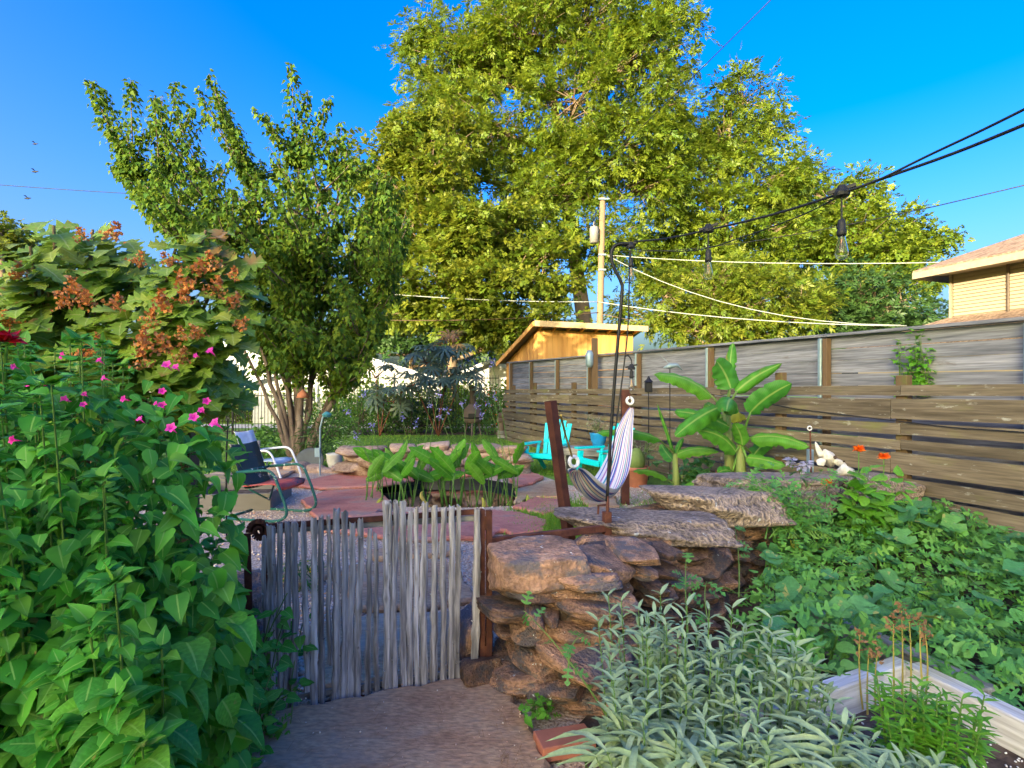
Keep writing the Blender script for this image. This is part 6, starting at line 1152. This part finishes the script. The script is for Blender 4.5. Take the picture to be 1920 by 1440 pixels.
# ================================================================== HAMMOCK AND POSTS
p1b = Vector((.47, 3.85, 0)); p1t = P(1032, 752, 3.75)
hp1 = thing('hammock_post', 'thick leaning rusty square steel post carrying the near hammock end', 'post', p1b)
d = (p1t - p1b); M, L = frame(p1b, p1t, (.75, .65, 0)); a = .031; hol = []; mbp = MB()
for x, s in ((-L / 2, 1), (L / 2, 1), (L / 2, .86), (L / 2 - .10, .86)): mbp.v += [(x, -a * s, -a * s), (x, a * s, -a * s), (x, a * s, a * s), (x, -a * s, a * s)]
for i in range(3):
    for k in range(4): mbp.f.append((i * 4 + k, i * 4 + (k + 1) % 4, i * 4 + 4 + (k + 1) % 4, i * 4 + 4 + k))
mbp.f += [(0, 3, 2, 1), (12, 13, 14, 15)]; mbp.build('square_tube', M_['rustp'], hp1, M=M)
jn = p1b.lerp(p1t, .345); Mx = M.copy(); Mx.translation = p1b.lerp(p1t, .17); MB().box((0, 0, 0), (L * .345, .072, .072)).build('sleeve', M_['rustp'], hp1, M=Mx, bevel=.003)
p2 = G(1172, 946); hp2 = thing('hammock_post', 'upright rusty steel post carrying the far hammock end', 'post', p2); MB().box((p2.x, p2.y, .765), (.10, .10, 1.53)).build('square_tube', M_['rustp'], hp2, bevel=.004)
hm = thing('hammock', 'striped blue and white hammock slung between the two rusty posts', 'hammock', P(1125, 935, 5.0))
hmat, nt, out = newmat('hammock_stripes'); at = nd(nt, 'ShaderNodeAttribute', attribute_name='rib'); rp = ramp(nt, [(.75, .72, .68), (.10, .16, .42), (.75, .7, .66), (.45, .2, .38), (.78, .75, .7), (.05, .3, .38), (.75, .6, .45), (.14, .13, .36), (.8, .78, .74), (.06, .12, .4), (.62, .35, .45), (.78, .76, .72)], [i / 12 for i in range(12)]); rp.color_ramp.interpolation = 'CONSTANT'
mu = nd(nt, 'ShaderNodeMath', operation='MULTIPLY'); mu.inputs[1].default_value = 2.0; fr2 = nd(nt, 'ShaderNodeMath', operation='FRACT'); b = nd(nt, 'ShaderNodeBsdfPrincipled'); b.inputs['Roughness'].default_value = .9
nt.links.new(at.outputs['Fac'], mu.inputs[0]); nt.links.new(mu.outputs[0], fr2.inputs[0]); nt.links.new(fr2.outputs[0], rp.inputs[0]); nt.links.new(rp.outputs[0], b.inputs['Base Color']); nt.links.new(b.outputs[0], out.inputs[0])
r1 = P(1076, 868, 4.4); r2 = P(1181, 756, 6.95); low = P(1128, 918, 5.2)
cur = []
for i in range(25):
    f = i / 24; q = r1.lerp(r2, f); cur.append(q)
ctrlp = [r1 + Vector((.03, .06, -.06)), P(1083, 893, 4.6), P(1100, 918, 4.85), P(1125, 930, 5.2), P(1147, 905, 5.6), P(1162, 862, 6.1), P(1173, 805, 6.55), r2 + Vector((0, -.1, -.06))]
def cr(pts, n):
    out_ = []; m = len(pts)
    for i in range(n):
        f = i / (n - 1) * (m - 1); a = int(min(m - 2, f)); t_ = f - a; p0, p1_, p2_, p3 = pts[max(0, a - 1)], pts[a], pts[a + 1], pts[min(m - 1, a + 2)]
        out_.append(.5 * ((2 * p1_) + (p2_ - p0) * t_ + (2 * p0 - 5 * p1_ + 4 * p2_ - p3) * t_ ** 2 + (3 * p1_ - p0 - 3 * p2_ + p3) * t_ ** 3))
    return out_
ax = cr(ctrlp, 40); V = []; rb = []; f = []; NW = 27
for i, q in enumerate(ax):
    t_ = i / 39; tg = (ax[min(39, i + 1)] - ax[max(0, i - 1)]).normalized(); x = tg.cross(Vector((0, 0, 1))).normalized(); x = (x + Vector((.5, .2, 0)) * 0).normalized(); z = x.cross(tg); w = .02 + .145 * math.sin(math.pi * t_) ** .8
    for k in range(NW): u = k / (NW - 1) * 2 - 1; V.append(q + x * (u * w) + z * (w * .75 * (u * u) - .3 * w + .012 * math.sin(k * 2.4 + i * .12))); rb.append(k / (NW - 1) * .999)
for i in range(39):
    for k in range(NW - 1): a_ = i * NW + k; f.append((a_, a_ + 1, a_ + NW + 1, a_ + NW))
o = low; link('fabric', np_mesh('fabric', [v - o for v in V], [np.array(f)], hmat, None, rb), Matrix.Translation(o), hm)
def ring(c, r, rr, nrm_, name, mat, par): q = Vector(nrm_).to_track_quat('Z', 'Y'); pts = [c + q @ Vector((r * math.cos(a), r * math.sin(a), 0)) for a in (i * 6.2832 / 18 for i in range(19))]; return MB().tube(pts, rr, 7, False).build(name, mat, par, sm=True)
ring(r1 + Vector((0, 0, .01)), .042, .016, (.5, -1, .2), 'loop', M_['white'], hm); ring(r2 + Vector((0, 0, .03)), .045, .018, (.3, -1, .1), 'loop', M_['white'], hm)
ring(r2 + Vector((0, 0, .10)), .03, .006, (1, -.3, 0), 'hook', M_['rust'], hm)
MB().tube([p1b.lerp(p1t, .93) + Vector((.06, 0, 0)), P(1060, 815, 4.15), r1 + Vector((-.02, -.03, .06))], .009, 6).build('rope', flat('yellow_rope', (.36, .26, .06), .8), hm)

# ================================================================== SHEPHERD HOOK AND STRING LIGHTS
ZH = 3.3; hb_ = Vector((barB.x + .005, barB.y, barB.z + .02)); sh_ = thing('shepherd_hook', 'tall black shepherd hook rising from the rusty bar end', 'hook', hb_)
MB().tube([hb_, P(1139, 930, ZH)], .011, 7).build('rust_foot', M_['rust'], sh_, sm=True)
MB().tube(cr([P(1138, 940, ZH), P(1146, 800, ZH), P(1155, 680, ZH), P(1166, 552, ZH), P(1164, 528, ZH), P(1150, 500, ZH), P(1146, 478, ZH), P(1152, 462, ZH), P(1168, 457, ZH), P(1192, 458, ZH)], 40), .0105, 7).build('rod', M_['black'], sh_, sm=True)
MB().tube([P(1120, 1000, ZH + .2), P(1122, 948, ZH + .2), P(1138, 946, ZH)], .007, 6).build('step_prong', M_['rust'], sh_)
def bulb(label, top, lead, s=1.0):
    t = thing('string_light', label, 'light bulb', top, 'string light bulbs'); c = Vector(top) - Vector((0, 0, lead)); b = MB().lathe([(.012 * s, .03 * s), (.03 * s, .0), (.028 * s, -.012 * s), (.0, -.012 * s)], top, 10); b.beam(Vector(top) + Vector((-.042, .02, .005)) * s, Vector(top) + Vector((.042, -.02, .025)) * s, .014 * s, .013 * s); b.build('clip', M_['rubber'], t)
    MB().tube([Vector(top), c], .0035 * s, 6).build('lead', M_['rubber'], t); so = MB().lathe([(.006, .0), (.011, -.004), (.014, -.018), (.014, -.04), (.017, -.046), (.017, -.058), (.014, -.066), (0, -.066)], (0, 0, 0), 14); so.v = [(v[0] * s, v[1] * s, v[2] * s) for v in so.v]; so.build('socket', M_['rubber'], t, M=Matrix.Translation(c), sm=True)
    gl = MB().lathe([(.012, -.06), (.0135, -.075), (.018, -.10), (.0225, -.125), (.023, -.138), (.0185, -.15), (.009, -.157), (.0, -.158), (.0, -.157), (.008, -.156), (.0178, -.149), (.0222, -.138), (.0217, -.125), (.0172, -.10), (.0127, -.075), (.0112, -.06)], (0, 0, 0), 18); gl.v = [(v[0] * s, v[1] * s, v[2] * s) for v in gl.v]; gl.f = gl.f[:-2]; gl.build('glass', M_['glass'], t, M=Matrix.Translation(c), sm=True)
    fl = MB()
    for k in range(5): a = k * 1.2566; fl.tube([(math.cos(a) * .003 * s, math.sin(a) * .003 * s, -.075 * s), (math.cos(a) * .008 * s, math.sin(a) * .008 * s, -.128 * s), (math.cos(a + .6) * .004 * s, math.sin(a + .6) * .004 * s, -.08 * s)], .0012 * s, 4)
    fl.build('filament', M_['fil'], t, M=Matrix.Translation(c)); return c
b1, b2, b3 = P(1578, 362, 2.05), P(1328, 431, 2.75), P(1183, 462, 3.3)
bulb('bare light bulb nearest on the string, hanging before the sky line trees', b1, .10); bulb('middle bare light bulb on the string between hook and nearest bulb', b2, .10); bulb('bare light bulb hanging right at the shepherd hook tip', b3, .07, .9)
sc = thing('light_cord', 'black string light cord running from the right edge to the hook', 'cord', b3)
MB().tube(cr([P(1990, 205, 1.38), P(1800, 283, 1.68), P(1660, 333, 1.92), b1, P(1450, 402, 2.38), b2, P(1250, 447, 3.02), b3 + Vector((.02, 0, .03))], 40), .0052, 6).build('cord', M_['rubber'], sc, sm=True)
MB().tube(cr([P(1990, 170, 1.40), P(1850, 240, 1.6), P(1740, 292, 1.79), P(1650, 336, 1.93), P(1600, 354, 2.03)], 24), .0042, 6).build('cord', M_['rubber'], sc, sm=True)
MB().tube(cr([P(1575, 368, 2.06), P(1500, 405, 2.3), P(1400, 442, 2.6), P(1300, 470, 2.95), P(1190, 468, 3.3)], 24), .003, 5).build('cord', M_['rubber'], sc, sm=True)
MB().tube(cr([P(1181, 470, 3.3), P(1178, 600, 3.3), P(1172, 668, 3.3), P(1160, 760, 3.3), P(1146, 870, 3.3), P(1140, 925, 3.28)], 24), .0045, 6).build('cord', M_['rubber'], sc, sm=True)
b4 = P(1184, 690, 3.28); MB().tube(cr([P(1171, 668, 3.3), P(1178, 667, 3.29), P(1184, 676, 3.28), b4], 12), .004, 6).build('cord', M_['rubber'], sc, sm=True); bulb('bare light bulb dangling low beside the shepherd hook above the hammock post', b4, .012, .8)

# ================================================================== SMALL ORNAMENTS
def stake(px, ybase, ytop, Z, label, name, head):
    b = P(px, ybase, Z); b.z = 0; tp = P(px, ytop, Z); t = thing(name, label, 'ornament', b); MB().tube([b, tp], .008, 5).build('rod', M_['black'], t); head(t, tp); return t
def lantern(t, p): MB().box(p + Vector((0, 0, .08)), (.11, .11, .17)).build('lantern_body', M_['black'], t, bevel=.01); MB().lathe([(.09, 0), (.03, .06), (.012, .1)], p + Vector((0, 0, .165)), 8).build('lantern_roof', M_['black'], t)
def crane(t, p):
    MB().tube([p + Vector((-.10, 0, .02)), p + Vector((0, 0, .05)), p + Vector((.12, 0, .06)), p + Vector((.2, 0, -.02))], [.01, .045, .03, .006], 8).build('bird_body', M_['galv'], t, sm=True); MB().add([p + Vector(v) for v in ((0, -.03, .06), (-.18, -.03, .24), (-.05, -.03, .12), (0, .0, .07))], [(0, 1, 2), (0, 2, 3)]).build('wing', M_['galv'], t)
sfz = lambda px: onplane(px, HY, F0 - FN * .25, F0 - FN * .25 + FD).y
stake(1216, 900, 735, sfz(1216), 'slim black stake with small lantern before the slat fence', 'lantern_stake', lantern); stake(1256, 900, 692, sfz(1256), 'metal bird on a thin rod sticking up in front of the tall fence', 'bird_stake', crane)
rod = thing('hanger_rod', 'short rusty rod with white eyelet beside the animal skull', 'rod', P(1520, 900, 5.2)); MB().tube([P(1521, 905, 5.2), P(1519, 808, 5.2)], .008, 6).build('rod', M_['rust'], rod); ring(P(1518, 803, 5.2), .02, .006, (0, -1, 0), 'eyelet', M_['white'], rod)
sk = thing('animal_skull', 'white animal skull lying on the far end of the stone wall', 'skull', P(1552, 868, 5.15)); c = P(1552, 860, 5.15)
link('cranium', rock_mesh('cranium', 301, M_['bone'], 4, .2, .10, 12, .9, 10), Matrix.Translation(c + Vector((.01, 0, .01))) @ Euler((0, .35, .2)).to_matrix().to_4x4() @ Matrix.Diagonal((.085, .07, .066, 1)), sk)
link('snout', rock_mesh('snout', 305, M_['bone'], 4, .2, .09, 12, .9, 10), Matrix.Translation(c + Vector((.095, -.025, -.035))) @ Euler((0, .45, .15)).to_matrix().to_4x4() @ Matrix.Diagonal((.08, .048, .04, 1)), sk)
link('jaw', rock_mesh('jaw', 309, M_['bone'], 3, .2, .1, 12, .9, 10), Matrix.Translation(c + Vector((-.08, -.02, -.03))) @ Matrix.Diagonal((.045, .04, .045, 1)), sk)
MB().tube(bez(c + Vector((-.06, 0, .03)), c + Vector((-.10, 0, .10)), c + Vector((-.12, 0, .165)), 7), [.032, .03, .026, .022, .017, .011, .004], 8).build('horn', M_['bone'], sk, sm=True)
for dx, dz, r_ in ((.035, .02, .017), (.14, -.02, .010)): MB().lathe([(.0, 0), (r_, .003), (r_, .012), (.0, .014)], (0, 0, 0), 10).build('eye_socket', M_['soil'], sk, M=Matrix.Translation(c + Vector((dx * .8, -.064, dz))) @ Euler((R(75), 0, .1)).to_matrix().to_4x4())
tag(MB().tube([P(1572, 887, 5.05), P(1582, 880, 5.0), P(1598, 886, 5.0)], [.03, .055, .035], 10).build('shell', M_['bone'], sm=True), 'small whitish shell beside the skull on the wall', 'shell')
fr_ = climber('grey_succulent', 'pale lilac grey rosettes on the wall left of the skull', [(P(x, y + 8, 5.0), P(x + random.uniform(-10, 10), y - 4, 5.0)) for x, y in ((1485, 872), (1500, 882), (1505, 874), (1478, 868))], leafmat('lilac_grey_leaf', [(.3, .3, .4), (.4, .38, .48)], .1), [T_SMALL], .05, 18, .03, P(1490, 880, 5.0), 0)
tag(MB().box(P(1519, 880, 5.35), (.05, .05, .40)).build('dark_post', M_['galv'], bevel=.004), 'short dark post behind the rusty rod on the wall', 'post')
tp3 = thing('shepherd_lamp_post', 'brown wooden post with lamp at the fence bend behind the hammock post', 'post', F0); q = F0 + FD * fpt(1115, .3) + FN * .3; MB().box((q.x, q.y, 1.35), (.13, .1, 2.7)).build('post', M_['post'], tp3, bevel=.005); MB().lathe([(.06, 0), (.09, .08), (.09, .3), (.05, .38)], (q.x - .12, q.y - .03, 2.05), 10).build('lamp', M_['galv'], tp3, sm=True)
WM[tp3] = Matrix.Translation(Vector((q.x, q.y, 0)))
for o in tp3.children: o.matrix_parent_inverse = WM[tp3].inverted()
tp3.matrix_basis = WM[tp3]
for i, (x, y, Z) in enumerate(((66, 322, 15), (52, 372, 15), (66, 270, 18))):
    c = P(x, y, Z); t = tag(MB().tube([c + Vector((-.09, 0, 0)), c, c + Vector((.09, 0, .01))], [.012, .03, .01], 6).add([c + Vector(v) for v in ((0, -.02, .01), (.04, .1, .06), (-.05, .09, .05), (0, .02, .01), (.04, -.1, .05), (-.05, -.09, .06))], [(0, 1, 2), (3, 4, 5)]).build('bird', M_['black']), ('middle', 'lowest', 'highest')[i] + ' of three tiny dark birds in the sky at the left', 'bird', 'birds in the sky')

for o in C.objects:
    if o.name.split('.')[0] in ('stalks', 'flower_head') and o.type == 'MESH' and o.parent: o['kind'] = 'stuff'
